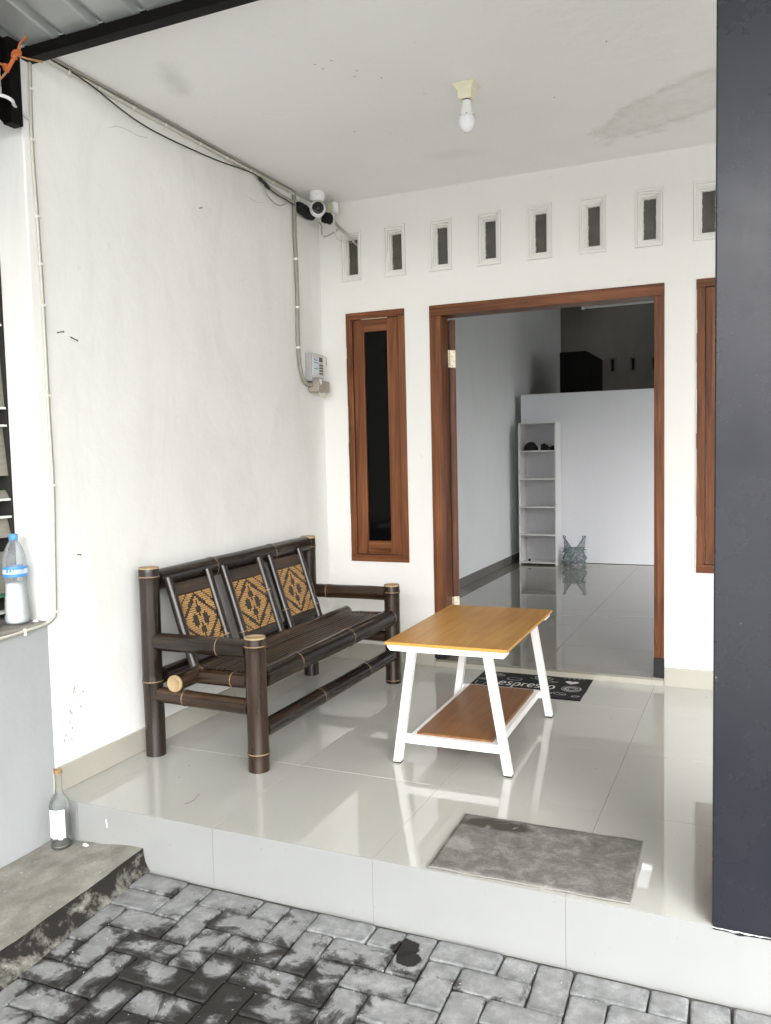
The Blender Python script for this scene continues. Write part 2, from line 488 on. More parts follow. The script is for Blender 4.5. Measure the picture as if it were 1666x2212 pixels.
def paver_mat():
    t = NT("concrete_paver")
    p = t.coord("pos")
    oi = t.n("ShaderNodeObjectInfo")
    a = t.noise(p, 22, 7, 0.68)
    g = t.noise(p, 160, 4, 0.7)
    base = t.ramp(a, [(0.30, (0.095, 0.098, 0.098)), (0.50, (0.195, 0.202, 0.206)), (0.70, (0.36, 0.368, 0.37))])
    base = t.mix(t.math('MULTIPLY', oi.outputs["Random"], 0.30), base, (0.15, 0.15, 0.145))
    base = t.mix(t.math('MULTIPLY', t.ramp(g, [(0.35, 0.0), (0.7, 1.0)]), 0.5), base, (0.12, 0.12, 0.118))
    # black algae, thickest in the middle of the yard away from the step
    sx = t.n("ShaderNodeSeparateXYZ"); t.link(p, sx.inputs[0])
    dx = t.math('MULTIPLY', t.math('SUBTRACT', sx.outputs[0], 1.05), 1.15)
    dy = t.math('MULTIPLY', t.math('ADD', sx.outputs[1], 2.78), 2.3)
    d = t.math('SQRT', t.math('ADD', t.math('MULTIPLY', dx, dx), t.math('MULTIPLY', dy, dy)))
    reg = t.math('SUBTRACT', 1.0, d)
    n1 = t.noise(p, 9.5, 9, 0.68, 0.5)
    gen = t.n("ShaderNodeTexCoord").outputs["Generated"]
    sg = t.n("ShaderNodeSeparateXYZ"); t.link(gen, sg.inputs[0])
    ex = t.math('ABSOLUTE', t.math('SUBTRACT', sg.outputs[0], 0.5))
    ey = t.math('ABSOLUTE', t.math('SUBTRACT', sg.outputs[1], 0.5))
    ed = t.math('POWER', t.math('MULTIPLY', t.math('MAXIMUM', ex, ey), 2.0), 3.0)
    k = t.math('ADD', t.math('MULTIPLY', reg, 0.27), n1)
    k = t.math('ADD', k, t.math('MULTIPLY', t.math('SUBTRACT', ed, 0.42), 0.12))
    k = t.math('ADD', k, t.math('MULTIPLY', t.math('SUBTRACT', oi.outputs["Random"], 0.5), 0.10))
    k = t.ramp(k, [(0.598, 0.0), (0.645, 0.66), (0.72, 0.97)])
    pale = t.mix(t.math('MULTIPLY', t.ramp(ed, [(0.1, 1.0), (0.8, 0.0)]), 0.22), base, (0.42, 0.425, 0.42))
    col = t.mix(k, pale, t.mix(g, (0.005, 0.0045, 0.004), (0.024, 0.022, 0.018)))
    # crusted pale specks
    sp = t.ramp(t.noise(p, 90, 2, 0.4), [(0.755, 0.0), (0.775, 0.75)])
    col = t.mix(sp, col, (0.55, 0.54, 0.50))
    # a wet dark splash by the step
    def blob(cx, cy, r):
        ps = t.coord("pos", (1, 1, 0), (-cx, -cy, 0))
        ln = t.n("ShaderNodeVectorMath", operation='LENGTH'); t.link(ps, ln.inputs[0])
        dd = t.math('ADD', t.math('DIVIDE', ln.outputs["Value"], r), t.math('MULTIPLY', t.math('SUBTRACT', t.noise(p, 30, 3), 0.5), 0.7))
        return t.ramp(dd, [(0.86, 0.97), (0.98, 0.0)])
    col = t.mix(blob(1.477, -2.370, 0.047), col, (0.007, 0.006, 0.006))
    col = t.mix(blob(1.508, -2.418, 0.040), col, (0.007, 0.006, 0.006))
    t.col(col).rough(t.ramp(k, [(0.0, 0.85), (1.0, 0.6)])).spec(0.3)
    t.bump(t.math('ADD', t.math('MULTIPLY', a, 0.6), t.math('MULTIPLY', g, 0.5)), 0.5, 0.004)
    return t.m
M_PAVER = paver_mat()

def concrete_mat(name, mold):
    t = NT(name)
    p = t.coord("pos")
    a = t.noise(t.coord("pos", (1.4, 1, 1)), 7, 7, 0.66)
    g = t.noise(p, 120, 4, 0.7)
    c = t.ramp(a, [(0.25, (0.17, 0.162, 0.138)), (0.5, (0.28, 0.27, 0.235)), (0.78, (0.42, 0.405, 0.36))])
    c = t.mix(t.math('MULTIPLY', t.ramp(g, [(0.35, 0), (0.7, 1)]), 0.35), c, (0.12, 0.115, 0.10))
    m = t.noise(t.coord("pos", (1, 0.8, 1)), 15, 8, 0.68, 0.3)
    if mold:
        sz = t.n("ShaderNodeSeparateXYZ"); t.link(p, sz.inputs[0])
        m = t.math('SUBTRACT', m, t.math('MULTIPLY', t.math('ADD', sz.outputs[2], 0.185), 1.6))
        c = t.mix(t.ramp(m, [(0.46, 0.97), (0.64, 0.0)]), c, (0.013, 0.012, 0.010))
    else:
        c = t.mix(t.ramp(m, [(0.58, 0.0), (0.75, 0.55)]), c, (0.07, 0.065, 0.05))
        c = t.mix(t.ramp(t.noise(p, 42, 2, 0.4), [(0.73, 0), (0.75, 0.8)]), c, (0.5, 0.49, 0.45))
    t.col(c).rough(0.85).spec(0.25)
    t.bump(t.math('ADD', a, t.math('MULTIPLY', g, 0.3)), 0.6, 0.006)
    return t.m
M_CONC = concrete_mat("stained_concrete", False)
M_CONC_MOLD = concrete_mat("mouldy_concrete", True)
M_SOIL = plain("joint_dirt", (0.075, 0.072, 0.062), 0.95, var=0.9, scale=14)
M_GROUND = plain("street_concrete", (0.50, 0.50, 0.49), 0.9, var=0.25, scale=2)

def rug_mat():
    t = NT("worn_grey_cloth")
    p = t.coord("pos")
    a = t.noise(p, 17, 8, 0.72, 0.4)
    g = t.noise(p, 190, 3, 0.6)
    c = t.ramp(a, [(0.30, (0.10, 0.099, 0.089)), (0.5, (0.185, 0.183, 0.168)), (0.72, (0.34, 0.338, 0.315))])
    c = t.mix(t.math('MULTIPLY', g, 0.45), c, (0.10, 0.098, 0.082))
    def blob(cx, cy, sx, sy, colr, amt, w=1.2):
        ps = t.coord("pos", (1 / sx, 1 / sy, 0), (-cx / sx, -cy / sy, 0))
        ln = t.n("ShaderNodeVectorMath", operation='LENGTH'); t.link(ps, ln.inputs[0])
        dd = t.math('ADD', ln.outputs["Value"], t.math('MULTIPLY', t.math('SUBTRACT', t.noise(p, 16, 5, 0.6), 0.5), w))
        return t.mix(t.ramp(dd, [(0.62, amt), (1.0, 0.0)]), c, colr)
    c = blob(1.62, -1.925, 0.15, 0.045, (0.050, 0.048, 0.036), 0.92)
    c = blob(1.55, -2.10, 0.06, 0.06, (0.42, 0.41, 0.38), 0.4, 2.2)
    c = t.mix(t.ramp(t.noise(p, 13, 5, 0.6, 1.0), [(0.64, 0), (0.70, 0.45)]), c, (0.40, 0.39, 0.35))
    t.col(c).rough(0.95).spec(0.15)
    t.bump(t.math('ADD', t.math('MULTIPLY', a, 1.2), t.math('MULTIPLY', g, 0.7)), 0.9, 0.006)
    return t.m
M_RUG = rug_mat()
M_RUGEDGE = plain("rug_binding", (0.24, 0.237, 0.215), 0.9, var=0.2, scale=80)
def pillar_mat():
    t = NT("slate_blue_paint")
    p = t.coord("pos")
    f = t.noise(p, 3, 5, 0.6)
    c = t.mix(f, (0.0095, 0.0105, 0.0155), (0.017, 0.018, 0.024))
    sc = t.ramp(t.noise(t.coord("pos", (14, 14, 4)), 3, 8, 0.7, 0.6), [(0.55, 0.0), (0.85, 0.06)])
    c = t.mix(sc, c, (0.12, 0.118, 0.11))
    sp = t.ramp(t.noise(p, 70, 2, 0.4), [(0.79, 0.0), (0.81, 0.35)])
    c = t.mix(sp, c, (0.4, 0.39, 0.37))
    t.col(c).rough(t.ramp(t.noise(p, 5, 6, 0.65), [(0.35, 0.20), (0.7, 0.36)])).spec(0.4)
    t.bump(t.math('ADD', t.noise(p, 9, 5, 0.55), t.math('MULTIPLY', t.noise(p, 90, 3, 0.5), 0.12)), 0.10, 0.006)
    return t.m
M_PILLAR = pillar_mat()

# ================================================================ SETTING
YP = -2.275          # front of the porch step
HC = 2.747           # porch ceiling
ZI = 0.041           # indoor floor
X1 = 4.2             # right end of porch

# far ground
MB().box(-60, 60, -120, -2.25, -0.60, -0.262).build("ground", M_GROUND, kind='structure')

# ---- paved yard, herringbone
pave = thing("pavement", None, None, (0, 0, -0.24), kind='structure')
box_part("dirt_bed", M_SOIL, pave, 0.40, 3.6, -4.9, -2.272, -0.262, -0.213)
u = 0.1014; x0 = 0.742; SHEAR = 0.055
def paver_mesh(lx, ly, name, var):
    """a worn concrete block: rounded chipped outline, slightly dished top"""
    hx, hy = lx / 2 - 0.0019, ly / 2 - 0.0019
    e = 0.0055; r = 0.009
    def loop(ix, iy, z, rr, amp):
        pts = []
        cs = []
        for sx, sy, a0 in ((-1, -1, PI), (1, -1, 1.5 * PI), (1, 1, 0), (-1, 1, .5 * PI)):
            for k in range(3):
                a = a0 + k * PI / 4
                cs.append((sx * (ix - rr) + rr * math.cos(a), sy * (iy - rr) + rr * math.sin(a)))
        for i, c in enumerate(cs):
            pts.append(c)
            if i % 3 == 2:
                d = cs[(i + 1) % 12]
                for q in (1, 2, 3): pts.append((c[0] + (d[0] - c[0]) * q / 4, c[1] + (d[1] - c[1]) * q / 4))
        out = []
        for x, y in pts:
            k = 1 - amp * (0.5 + 0.5 * noise.noise((x * 55 + var * 7.3, y * 55, var * 3.1))) / max(ix, iy)
            out.append((x * k, y * k, z - (amp * 0.9 * max(0, noise.noise((x * 40, y * 40 + var * 5.7, 2.0))) if z > -0.04 else 0)))
        return out
    L = [loop(hx, hy, -0.05, r, 0.0008), loop(hx, hy, -0.0045, r, 0.0016), loop(hx - 0.002, hy - 0.002, -0.0015, r, 0.0022), loop(hx - e, hy - e, 0.0, r, 0.0022)]
    n = len(L[0]); vs = sum(L, []); fs = []
    for i in range(3):
        for k in range(n): fs.append((i * n + k, i * n + (k + 1) % n, (i + 1) * n + (k + 1) % n, (i + 1) * n + k))
    fs.append(tuple(range(3 * n, 4 * n)))
    me = bpy.data.meshes.new(name); me.from_pydata(vs, [], fs); me.materials.append(M_PAVER); me.update()
    return me
PM = {}
far = MB()
npav = 0
def paver(cx, cy, lx, ly, row):
    global npav
    lo = 0.452 + 0.085 * (-2.28 - cy)
    xs = cx + SHEAR * (-2.285 - cy)
    if xs + lx / 2 < lo + 0.03 or xs - lx / 2 > 3.3: return
    if xs - lx / 2 < lo - 0.012:
        nx = xs + lx / 2 - lo; xs = lo + nx / 2; lx = round(nx, 3)
    var = random.randrange(6)
    key = (round(lx, 3), round(ly, 3), var)
    dz = random.uniform(-0.0025, 0.0025) - 0.2
    if row > 11 or npav >= 285:
        far.box(xs - lx / 2 + .003, xs + lx / 2 - .003, cy - ly / 2 + .003, cy + ly / 2 - .003, -0.25, dz); return
    if key not in PM: PM[key] = paver_mesh(lx, ly, "paver", var)
    o = bpy.data.objects.new("paver", PM[key]); C.objects.link(o); o.parent = pave
    o.location = (xs + random.uniform(-.0012, .0012), cy + random.uniform(-.0012, .0012), dz + 0.24)
    o.rotation_euler = (random.uniform(-.010, .010), random.uniform(-.010, .010), random.uniform(-.012, .012) + (0.045 if ly > lx else 0.0))
    npav += 1
Y0 = -2.294
for r in range(0, 25):
    for k in range(-4, 9):
        bx = x0 + u * (r + 4 * k)
        yc = Y0 - u * (r + 0.5)
        if r == 0 and k == -1:
            paver(0.54, yc, 2 * u, u, r)                      # the mason's odd block in the corner
        else:
            paver(bx + u, yc, 2 * u, u, r)
            if r == 0: paver(bx + 2.5 * u, yc, u, u, r)       # half block against the step
        paver(bx + 3.5 * u, Y0 - u * (r + 1), u, 2 * u, r)
gr = MB(); rr = random.Random(9)
for i in range(130):
    x_, y_ = rr.uniform(0.55, 2.9), -2.31 - abs(rr.gauss(0, .35)); q = rr.uniform(.0006, .0017)
    z_ = -0.1985
    gr.hexa([(x_ - q, y_ - q, z_ - q), (x_ + q * rr.uniform(.5, 1.6), y_ - q, z_ - q), (x_ + q, y_ + q, z_ - q), (x_ - q, y_ + q * rr.uniform(.5, 1.6), z_ - q),
             (x_ - q * .6, y_ - q * .6, z_ + q), (x_ + q * .7, y_ - q * .5, z_ + q), (x_ + q * .5, y_ + q * .6, z_ + q * .8), (x_ - q * .5, y_ + q * .5, z_ + q)])
gr.build("grit", plain("pale_grit", (0.36, 0.35, 0.32), 0.9), pave, kind='stuff')
far.build("far_pavers", M_PAVER, pave, kind='stuff')

# ---- concrete drain slab along the side wall
slab = thing("concrete_ledge", None, None, (0.2, -2.8, -0.2), kind='structure')
def ledge_pt(x, y):
    z = -0.163 + 0.105 * x
    if x > 0.30: z = -0.131 + 0.05 * (x - 0.30)
    return z
vs = []; fs = []; ny = 60; xsn = [0.0, .04, .08, .12, .16, .20, .24, .28, .30, .33, .36, .39, .415, .432]
for j in range(ny + 1):
    y = -2.277 - 2.6 * (j / ny) ** 1.3
    for x in xsn:
        k = 1.0 if x < 0.43 else 1
        xx = x + 0.045 * (-2.28 - y) * (x / 0.432)
        z = ledge_pt(x, y) - 0.010 * (-2.28 - y) + 0.006 * (noise.noise((xx * 9, y * 7, 1.3))) + 0.002 * noise.noise((xx * 40, y * 40, 4))
        vs.append((xx, y, z))
nx = len(xsn)
for j in range(ny):
    for i in range(nx - 1):
        a = j * nx + i; fs.append((a, a + 1, a + nx + 1, a + nx))
MB().add(vs, fs, True).build("ledge_top", M_CONC, slab)
vs2 = []; fs2 = []
for j in range(ny + 1):
    e = Vector(vs[j * nx + nx - 1]); t_ = -2.28 - e.y
    foot = 0.446 + 0.085 * t_
    for q in range(6):
        s = q / 5
        x = e.x + (foot + 0.012 - e.x) * (s ** 2.2) + 0.005 * noise.noise((e.y * 14, s * 4, 9.1)) * (0.2 + s)
        z = e.z + (-0.203 - e.z) * s
        vs2.append((x, e.y, z))
for j in range(ny):
    for q in range(5):
        a = j * 6 + q; fs2.append((a, a + 1, a + 7, a + 6))
MB().add(vs2, fs2, True).build("ledge_face", M_CONC_MOLD, slab)

# ---- porch floor: 60 cm glazed tiles on a grout bed, riser tiles in front
porch = thing("porch_floor", None, None, (1, -1, 0), kind='structure')
box_part("grout_bed", M_GROUT, porch, 0.0, X1, YP + 0.012, -0.001, -0.24, -0.0025)
def tile(name, m, parent, x0, x1, y0, y1, z0, z1, g=0.0007, axis='z', tilt=0.0):
    b = MB()
    if axis == 'z': b.box(x0 + g, x1 - g, y0 + g, y1 - g, z0, z1)
    else: b.box(x0 + g, x1 - g, y0, y1, z0 + (0), z1)
    o = b.build(name, m, parent)
    return o
xj = [0.0, 0.1323, 0.7323, 1.3323, 1.9323, 2.5323, 3.1323, 3.7323, X1]
yj = [YP, -1.668, -1.068, -0.468, -0.0005]
for i in range(len(xj) - 1):
    for j in range(len(yj) - 1):
        tile("floor_tile", M_TILE, porch, xj[i], xj[i + 1], yj[j], yj[j + 1], -0.012, random.uniform(-0.0004, 0.0004))
for i in range(len(xj) - 1):
    if i: MB().box(xj[i] - .0009, xj[i] + .0009, YP + .0006, YP + .0100, -0.235, -0.002).build("grout_joint", M_RGROUT, porch)
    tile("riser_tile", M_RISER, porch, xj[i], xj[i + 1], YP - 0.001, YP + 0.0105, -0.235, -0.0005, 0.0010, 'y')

MB().hexa([(0.268, YP - .0016, -.075), (0.272, YP - .0016, -.075), (0.272, YP - .0011, -.075), (0.268, YP - .0011, -.075), (0.264, YP - .0016, -.045), (0.268, YP - .0016, -.045), (0.268, YP - .0011, -.045), (0.264, YP - .0011, -.045)]).build("paint_mark", plain("white_paint_mark", (0.85, 0.85, 0.83), 0.6), porch)
# ---- house front wall with openings
def holed_wall(name, m, x0, x1, z0, z1, y0, y1, holes, **kw):
    xs = sorted({x0, x1, *[h[0] for h in holes], *[h[1] for h in holes]})
    zs = sorted({z0, z1, *[h[2] for h in holes], *[h[3] for h in holes]})
    b = MB()
    solid = {}
    for i in range(len(xs) - 1):
        for k in range(len(zs) - 1):
            cx, cz = (xs[i] + xs[i + 1]) / 2, (zs[k] + zs[k + 1]) / 2
            solid[i, k] = not any(h[0] < cx < h[1] and h[2] < cz < h[3] for h in holes)
    for (i, k), s in solid.items():
        if not s: continue
        a, c_, d, e = xs[i], xs[i + 1], zs[k], zs[k + 1]
        b.add([(a, y0, d), (c_, y0, d), (c_, y0, e), (a, y0, e)], [(0, 1, 2, 3)])
        b.add([(a, y1, d), (c_, y1, d), (c_, y1, e), (a, y1, e)], [(3, 2, 1, 0)])
        if not solid.get((i - 1, k), False): b.add([(a, y0, d), (a, y0, e), (a, y1, e), (a, y1, d)], [(0, 1, 2, 3)])
        if not solid.get((i + 1, k), False): b.add([(c_, y0, d), (c_, y1, d), (c_, y1, e), (c_, y0, e)], [(0, 1, 2, 3)])
        if not solid.get((i, k - 1), False): b.add([(a, y0, d), (a, y1, d), (c_, y1, d), (c_, y0, d)], [(0, 1, 2, 3)])
        if not solid.get((i, k + 1), False): b.add([(a, y0, e), (c_, y0, e), (c_, y1, e), (a, y1, e)], [(0, 1, 2, 3)])
    me = bpy.data.meshes.new(name); me.from_pydata([tuple(p) for p in b.v], [], b.f)
    bm = bmesh.new(); bm.from_mesh(me)
    bmesh.ops.remove_doubles(bm, verts=bm.verts, dist=1e-5)
    bmesh.ops.recalc_face_normals(bm, faces=bm.faces)
    bm.to_mesh(me); bm.free(); me.materials.append(m)
    o = bpy.data.objects.new(name, me); C.objects.link(o)
    return props(o, **kw)

V0, VPIT, VW, VZ1, VZ2 = 0.1322, 0.2836, 0.1378, 2.284, 2.576
vents = [(V0 + VPIT * k, V0 + VPIT * k + VW, VZ1, VZ2) for k in range(14)]
DX1, DX2, DZ = 0.6931, 1.9794, 2.095
WL = (0.159, 0.5403, 0.607, 2.096)
WR = (2.132, 2.5133, 0.607, 2.096)
holes = [(DX1, DX2, -0.3, DZ), WL, WR] + vents
front = holed_wall("house_front_wall", W_BACK, 0.0, X1, -0.25, HC + 0.06, 0.0, 0.12, holes,
                   label="warm white plastered house front wall around the open doorway and small vents", cat="wall", kind='thing')
# skirting and threshold tiles
xs_ = [0.0, 0.1323, DX1 - 0.002]
for a, b_ in ((0.012, 0.1323), (0.1323, DX1 - 0.001)):
    tile("skirting_tile", M_SKIRT, front, a, b_, -0.0105, -0.0008, 0.001, 0.1, 0.0006, 'y')
for a, b_ in ((DX2 + 0.001, 2.5323), (2.5323, 3.1323), (3.1323, 3.7323)):
    tile("skirting_tile", M_SKIRT, front, a, b_, -0.0105, -0.0008, 0.001, 0.1, 0.0006, 'y')

# ---- side wall of the porch
side = MB().box(-0.148, 0.0, -2.2445, -0.0005, -0.25, HC - 0.0005).build("side_wall", W_WALL, None, bevel=0.006,
    label="white plastered porch side wall behind the bamboo bench", cat="wall", kind='thing')
ys_ = [-2.262, -1.668, -1.068, -0.468, -0.0125]
for a, b_ in zip(ys_[:-1], ys_[1:]):
    MB().box(0.0006, 0.0105, a + .0006, b_ - .0006, 0.001, 0.098).build("skirting_tile", M_SKIRT, side, bevel=0.001, seg=1)
# chipped paint scuffs low on the wall (flaked plaster skins)
def crack(pts, w, parent, m):
    P = smooth_path(pts, 5)
    vs = []; fs = []
    for i, q in enumerate(P):
        j = 0.004 * noise.noise((i * 0.7, q.y * 9, 2.2)); ww = w * (0.35 + abs(noise.noise((i * .9, 1.0, q.z * 5))))
        vs += [(0.0006, q.y + j, q.z - ww), (0.0006, q.y + j, q.z + ww)]
    for i in range(len(P) - 1): fs.append((2 * i, 2 * i + 2, 2 * i + 3, 2 * i + 1))
    MB().add(vs, fs).build("hairline_crack", m, parent)
CRACK = plain("crack_line", (0.30, 0.29, 0.26), 0.9)
crack([(0, -1.80, 2.600), (0, -1.75, 2.622), (0, -1.69, 2.630), (0, -1.62, 2.628), (0, -1.56, 2.640)], 0.0013, side, CRACK)
crack([(0, -0.80, 2.60), (0, -0.70, 2.59), (0, -0.62, 2.61)], 0.0010, side, CRACK)
rr = random.Random(21)
for (yy, zz, k_) in ((-2.14, 0.33, 9), (-2.17, 0.185, 7), (-2.09, 0.30, 5), (-2.16, 0.25, 5)):
    for q in range(k_):
        y_, z_ = yy + rr.gauss(0, .016), zz + rr.gauss(0, .022)
        r0 = rr.uniform(.0015, .0055); n_ = 7
        MBp = [(0.0007 + q * 1e-5, y_ + r0 * rr.uniform(.5, 1.3) * math.cos(2 * PI * i / n_), z_ + r0 * 1.5 * rr.uniform(.5, 1.3) * math.sin(2 * PI * i / n_)) for i in range(n_)]
        MB().add(MBp, [tuple(range(n_))]).build("paint_chip", plain("bare_plaster_chip", (0.42, 0.42, 0.40), 0.9) if "bare_plaster_chip" not in bpy.data.materials else bpy.data.materials["bare_plaster_chip"], side)
# ---- low grey wall with sill, under the louvred window
low = MB().box(-0.148, -0.002, -6.0, -2.2455, -0.3, 0.648).build("low_wall", W_GREY, None,
    label="grey painted low wall under the louvred window sill", cat="wall", kind='thing')
MB().box(-0.34, 0.003, -6.0, -2.246, 0.6485, 0.662).build("sill", M_CONC, low, bevel=0.004)
box_part("upper_infill", W_WALL, low, -0.148, -0.0, -6.0, -5.2, 0.663, 2.72)

# ---- ceiling slab
MB().box(X1 + 0.001, X1 + 0.13, -2.2, 0.12, -0.25, HC + 0.1).build("side_wall", W_WALL, None, kind='structure')  # unseen right end wall, added to cut side light and bounce it
MB().box(-0.15, X1, -2.195, 0.125, HC, HC + 0.12).build("ceiling", W_CEIL, kind='structure')

ceil_o = bpy.data.objects["ceiling"]
rr = random.Random(4)
for (x_, y_) in ((0.86, -1.62), (0.87, -1.575), (0.93, -1.62), (0.98, -1.50), (0.95, -1.46), (1.04, -1.40), (1.5, -1.86), (1.62, -0.9), (0.7, -0.95), (1.9, -1.3)):
    MB().lathe([(0.0004, -0.0006), (rr.uniform(.0015, .003), -0.0006), (0.0034, 0.0)], 7, (x_, y_, HC - 0.0003)).build("nail_hole", plain("nail_hole_dark", (0.06, 0.055, 0.05), 0.9) if "nail_hole_dark" not in bpy.data.materials else bpy.data.materials["nail_hole_dark"], ceil_o)
# ---- interior room
MB().box(-0.12, 0.0, 0.1215, 6.92, -0.2, 3.9).build("interior_wall", W_INT, kind='structure')
def far_wall():
    hs_ = [(0.36 + 0.262 * k, 0.36 + 0.262 * k + 0.105, 2.235, 2.455) for k in range(10)]
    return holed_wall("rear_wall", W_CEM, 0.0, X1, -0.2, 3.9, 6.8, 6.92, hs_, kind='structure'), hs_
fw, far_holes = far_wall()
holed = holed_wall("interior_wall", W_INT, 0.1215, 6.9, -0.2, 3.9, 0, 0.1, [(0.6, 3.9, 0.4, 2.6)], kind='structure')  # unseen window opening, added to brighten the room
holed.rotation_euler = (0, 0, PI / 2); holed.location = (X1 + 0.0, 0, 0)
MB().box(0.0, X1, 0.1215, 0.20, HC + 0.12, 3.9).build("interior_wall", W_INT, kind='structure')
ifl = thing("interior_floor", None, None, (1, 2, 0.0), kind='structure')
box_part("grout_bed", M_GROUT, ifl, 0.0, X1, 0.0, 6.8, -0.2, ZI - 0.0025)
ix = [0.0, 0.1177, 0.7177, 1.3177, 1.9177, 2.5177, 3.1177, 3.7177, X1]
iy = [-0.0105, 0.59, 1.19, 1.79, 2.39, 2.99, 3.59, 4.19, 4.79, 5.4, 6.0, 6.8]
for i in range(len(ix) - 1):
    for j in range(len(iy) - 1):
        a, b_ = ix[i], ix[i + 1]
        y0 = iy[j]
        if j == 0 and (b_ < DX1 or a > DX2): y0 = 0.121
        if j == 0:
            a2, b2 = max(a, DX1 + .001), min(b_, DX2 - .001)
            if b2 > a2 + .02:
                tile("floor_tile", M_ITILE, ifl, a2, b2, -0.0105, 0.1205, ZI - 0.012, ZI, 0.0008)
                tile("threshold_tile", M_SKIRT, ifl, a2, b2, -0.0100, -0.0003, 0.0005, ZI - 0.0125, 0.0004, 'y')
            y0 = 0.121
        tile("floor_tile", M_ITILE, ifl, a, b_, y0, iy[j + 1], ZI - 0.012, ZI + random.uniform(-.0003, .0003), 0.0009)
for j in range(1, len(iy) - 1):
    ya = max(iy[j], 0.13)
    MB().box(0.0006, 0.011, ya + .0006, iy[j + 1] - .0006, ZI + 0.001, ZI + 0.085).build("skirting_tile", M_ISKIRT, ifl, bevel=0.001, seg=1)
# indoor roof with a guessed skylight hole, added for the bright floor reflection
sx0, sx1, sy0, sy1 = 1.16, 1.29, 5.30, 5.90
b = MB()
b.box(-0.12, sx0, 0.12, 6.92, 3.9, 3.98).box(sx1, X1 + .1, 0.12, 6.92, 3.9, 3.98).box(sx0, sx1, 0.12, sy0, 3.9, 3.98).box(sx0, sx1, sy1, 6.92, 3.9, 3.98)
b.build("interior_ceiling", W_INT, kind='structure')

# ---- partition board and what stands by it
part = thing("partition_wall", "white board partition standing across the room behind the open shelf rack", "partition", (1.2, 4.4, ZI), kind='thing')
MB().box(0.075, 2.9, 4.385, 4.425, ZI + 0.004, 1.850).build("board", W_BOARD, part, bevel=0.003)
box_part("cap_strip", SHELF_W, part, 0.075, 2.9, 4.383, 4.427, 1.8505, 1.856)

# ================================================================ CANOPY over the yard
roof = thing("canopy_roof", "corrugated metal sheet canopy over the yard in front of the porch", "canopy roof", (1.5, -2.7, 2.78), kind='thing')
def corrugated():
    pitch = 0.178; x = -1.4; prof = []
    while x < 4.6:
        prof += [(x, 0), (x + 0.118, 0), (x + 0.128, 0.003), (x + 0.136, 0.026), (x + 0.166, 0.026), (x + 0.174, 0.003)]
        x += pitch
    vs = []; fs = []
    y0, y1 = -9.0, -2.1975  # unseen length and rising far end, shaped to let daylight under
    for (x, h) in prof: vs += [(x, y1, 2.7325 + h), (x, y0, 4.0 + h)]
    for i in range(len(prof) - 1): fs.append((2 * i, 2 * i + 1, 2 * i + 3, 2 * i + 2))
    return MB().add(vs, fs)
corrugated().build("metal_sheet", ROOF_MET, roof)
box_part("filler_strip", STEEL_BK, roof, -1.4, X1, -2.206, -2.199, 2.7312, 2.7530)  # dark strip added to shrink the bright gaps under the ribs
beam = MB().box(-1.4, X1, -2.235, -2.1855, 2.692, 2.7310).build("steel_beam", STEEL_BK, None, bevel=0.003,
    label="long black steel beam carrying the canopy edge along the porch ceiling", cat="beam", kind='thing')
tr = thing("steel_bracket", "black steel bracket frame with short post at the top of the side wall", "bracket", (0.0, -2.3, 2.43))
MB().box(-0.010, 0.035, -2.322, -2.272, 2.438, 2.729).build("post", STEEL_BK, tr, bevel=0.003)
MB().box(-0.030, 0.012, -4.0, -2.3225, 2.475, 2.527).build("chord", STEEL_BK, tr, bevel=0.003)
MB().box(-0.045, 0.012, -4.0, -2.3225, 2.625, 2.729).build("chord", STEEL_BK, tr, bevel=0.003)
b = MB(); b.add([(-0.004, -2.3215, 2.474), (-0.004, -2.40, 2.474), (-0.004, -2.3215, 2.44), (0.006, -2.3215, 2.474), (0.006, -2.40, 2.474), (0.006, -2.3215, 2.44)],
                [(0, 1, 2), (5, 4, 3), (0, 3, 4, 1), (1, 4, 5, 2), (2, 5, 3, 0)])
b.build("gusset", STEEL_BK, tr)

# ---- right pillar
pil = MB().box(2.317, 2.80, YP - 0.004, YP + 0.30, 0.004, 2.69).build("porch_pillar", M_PILLAR, None, bevel=0.004,
    label="slate blue painted pillar at the front edge of the porch", cat="pillar", kind='thing')
# paint that ran down on to the step tiles
vs = []; fs = []
n_ = 60
for i in range(n_ + 1):
    x = 2.319 + 0.478 * i / n_
    d = 0.006 + 0.010 * abs(noise.noise((x * 22, 3.1, 0))) + 0.007 * (0.5 + 0.5 * noise.noise((x * 7, 8, 0)))
    vs += [(x, YP - 0.0032, 0.006), (x, YP - 0.0032, -d)]
for i in range(n_): fs.append((2 * i, 2 * i + 1, 2 * i + 3, 2 * i + 2))
MB().add(vs, fs).build("paint_run", M_PILLAR, pil)
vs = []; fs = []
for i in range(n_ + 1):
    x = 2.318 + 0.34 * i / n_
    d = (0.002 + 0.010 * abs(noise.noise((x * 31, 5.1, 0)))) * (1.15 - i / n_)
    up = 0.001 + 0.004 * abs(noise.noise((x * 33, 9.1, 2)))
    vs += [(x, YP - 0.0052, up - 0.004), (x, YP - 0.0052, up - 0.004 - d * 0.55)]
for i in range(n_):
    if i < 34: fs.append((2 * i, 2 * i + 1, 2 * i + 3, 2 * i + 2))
MB().add(vs, fs).build("white_drip_highlight", CHIP_W, pil)  # white paint drips, with the corner's edge highlight painted in

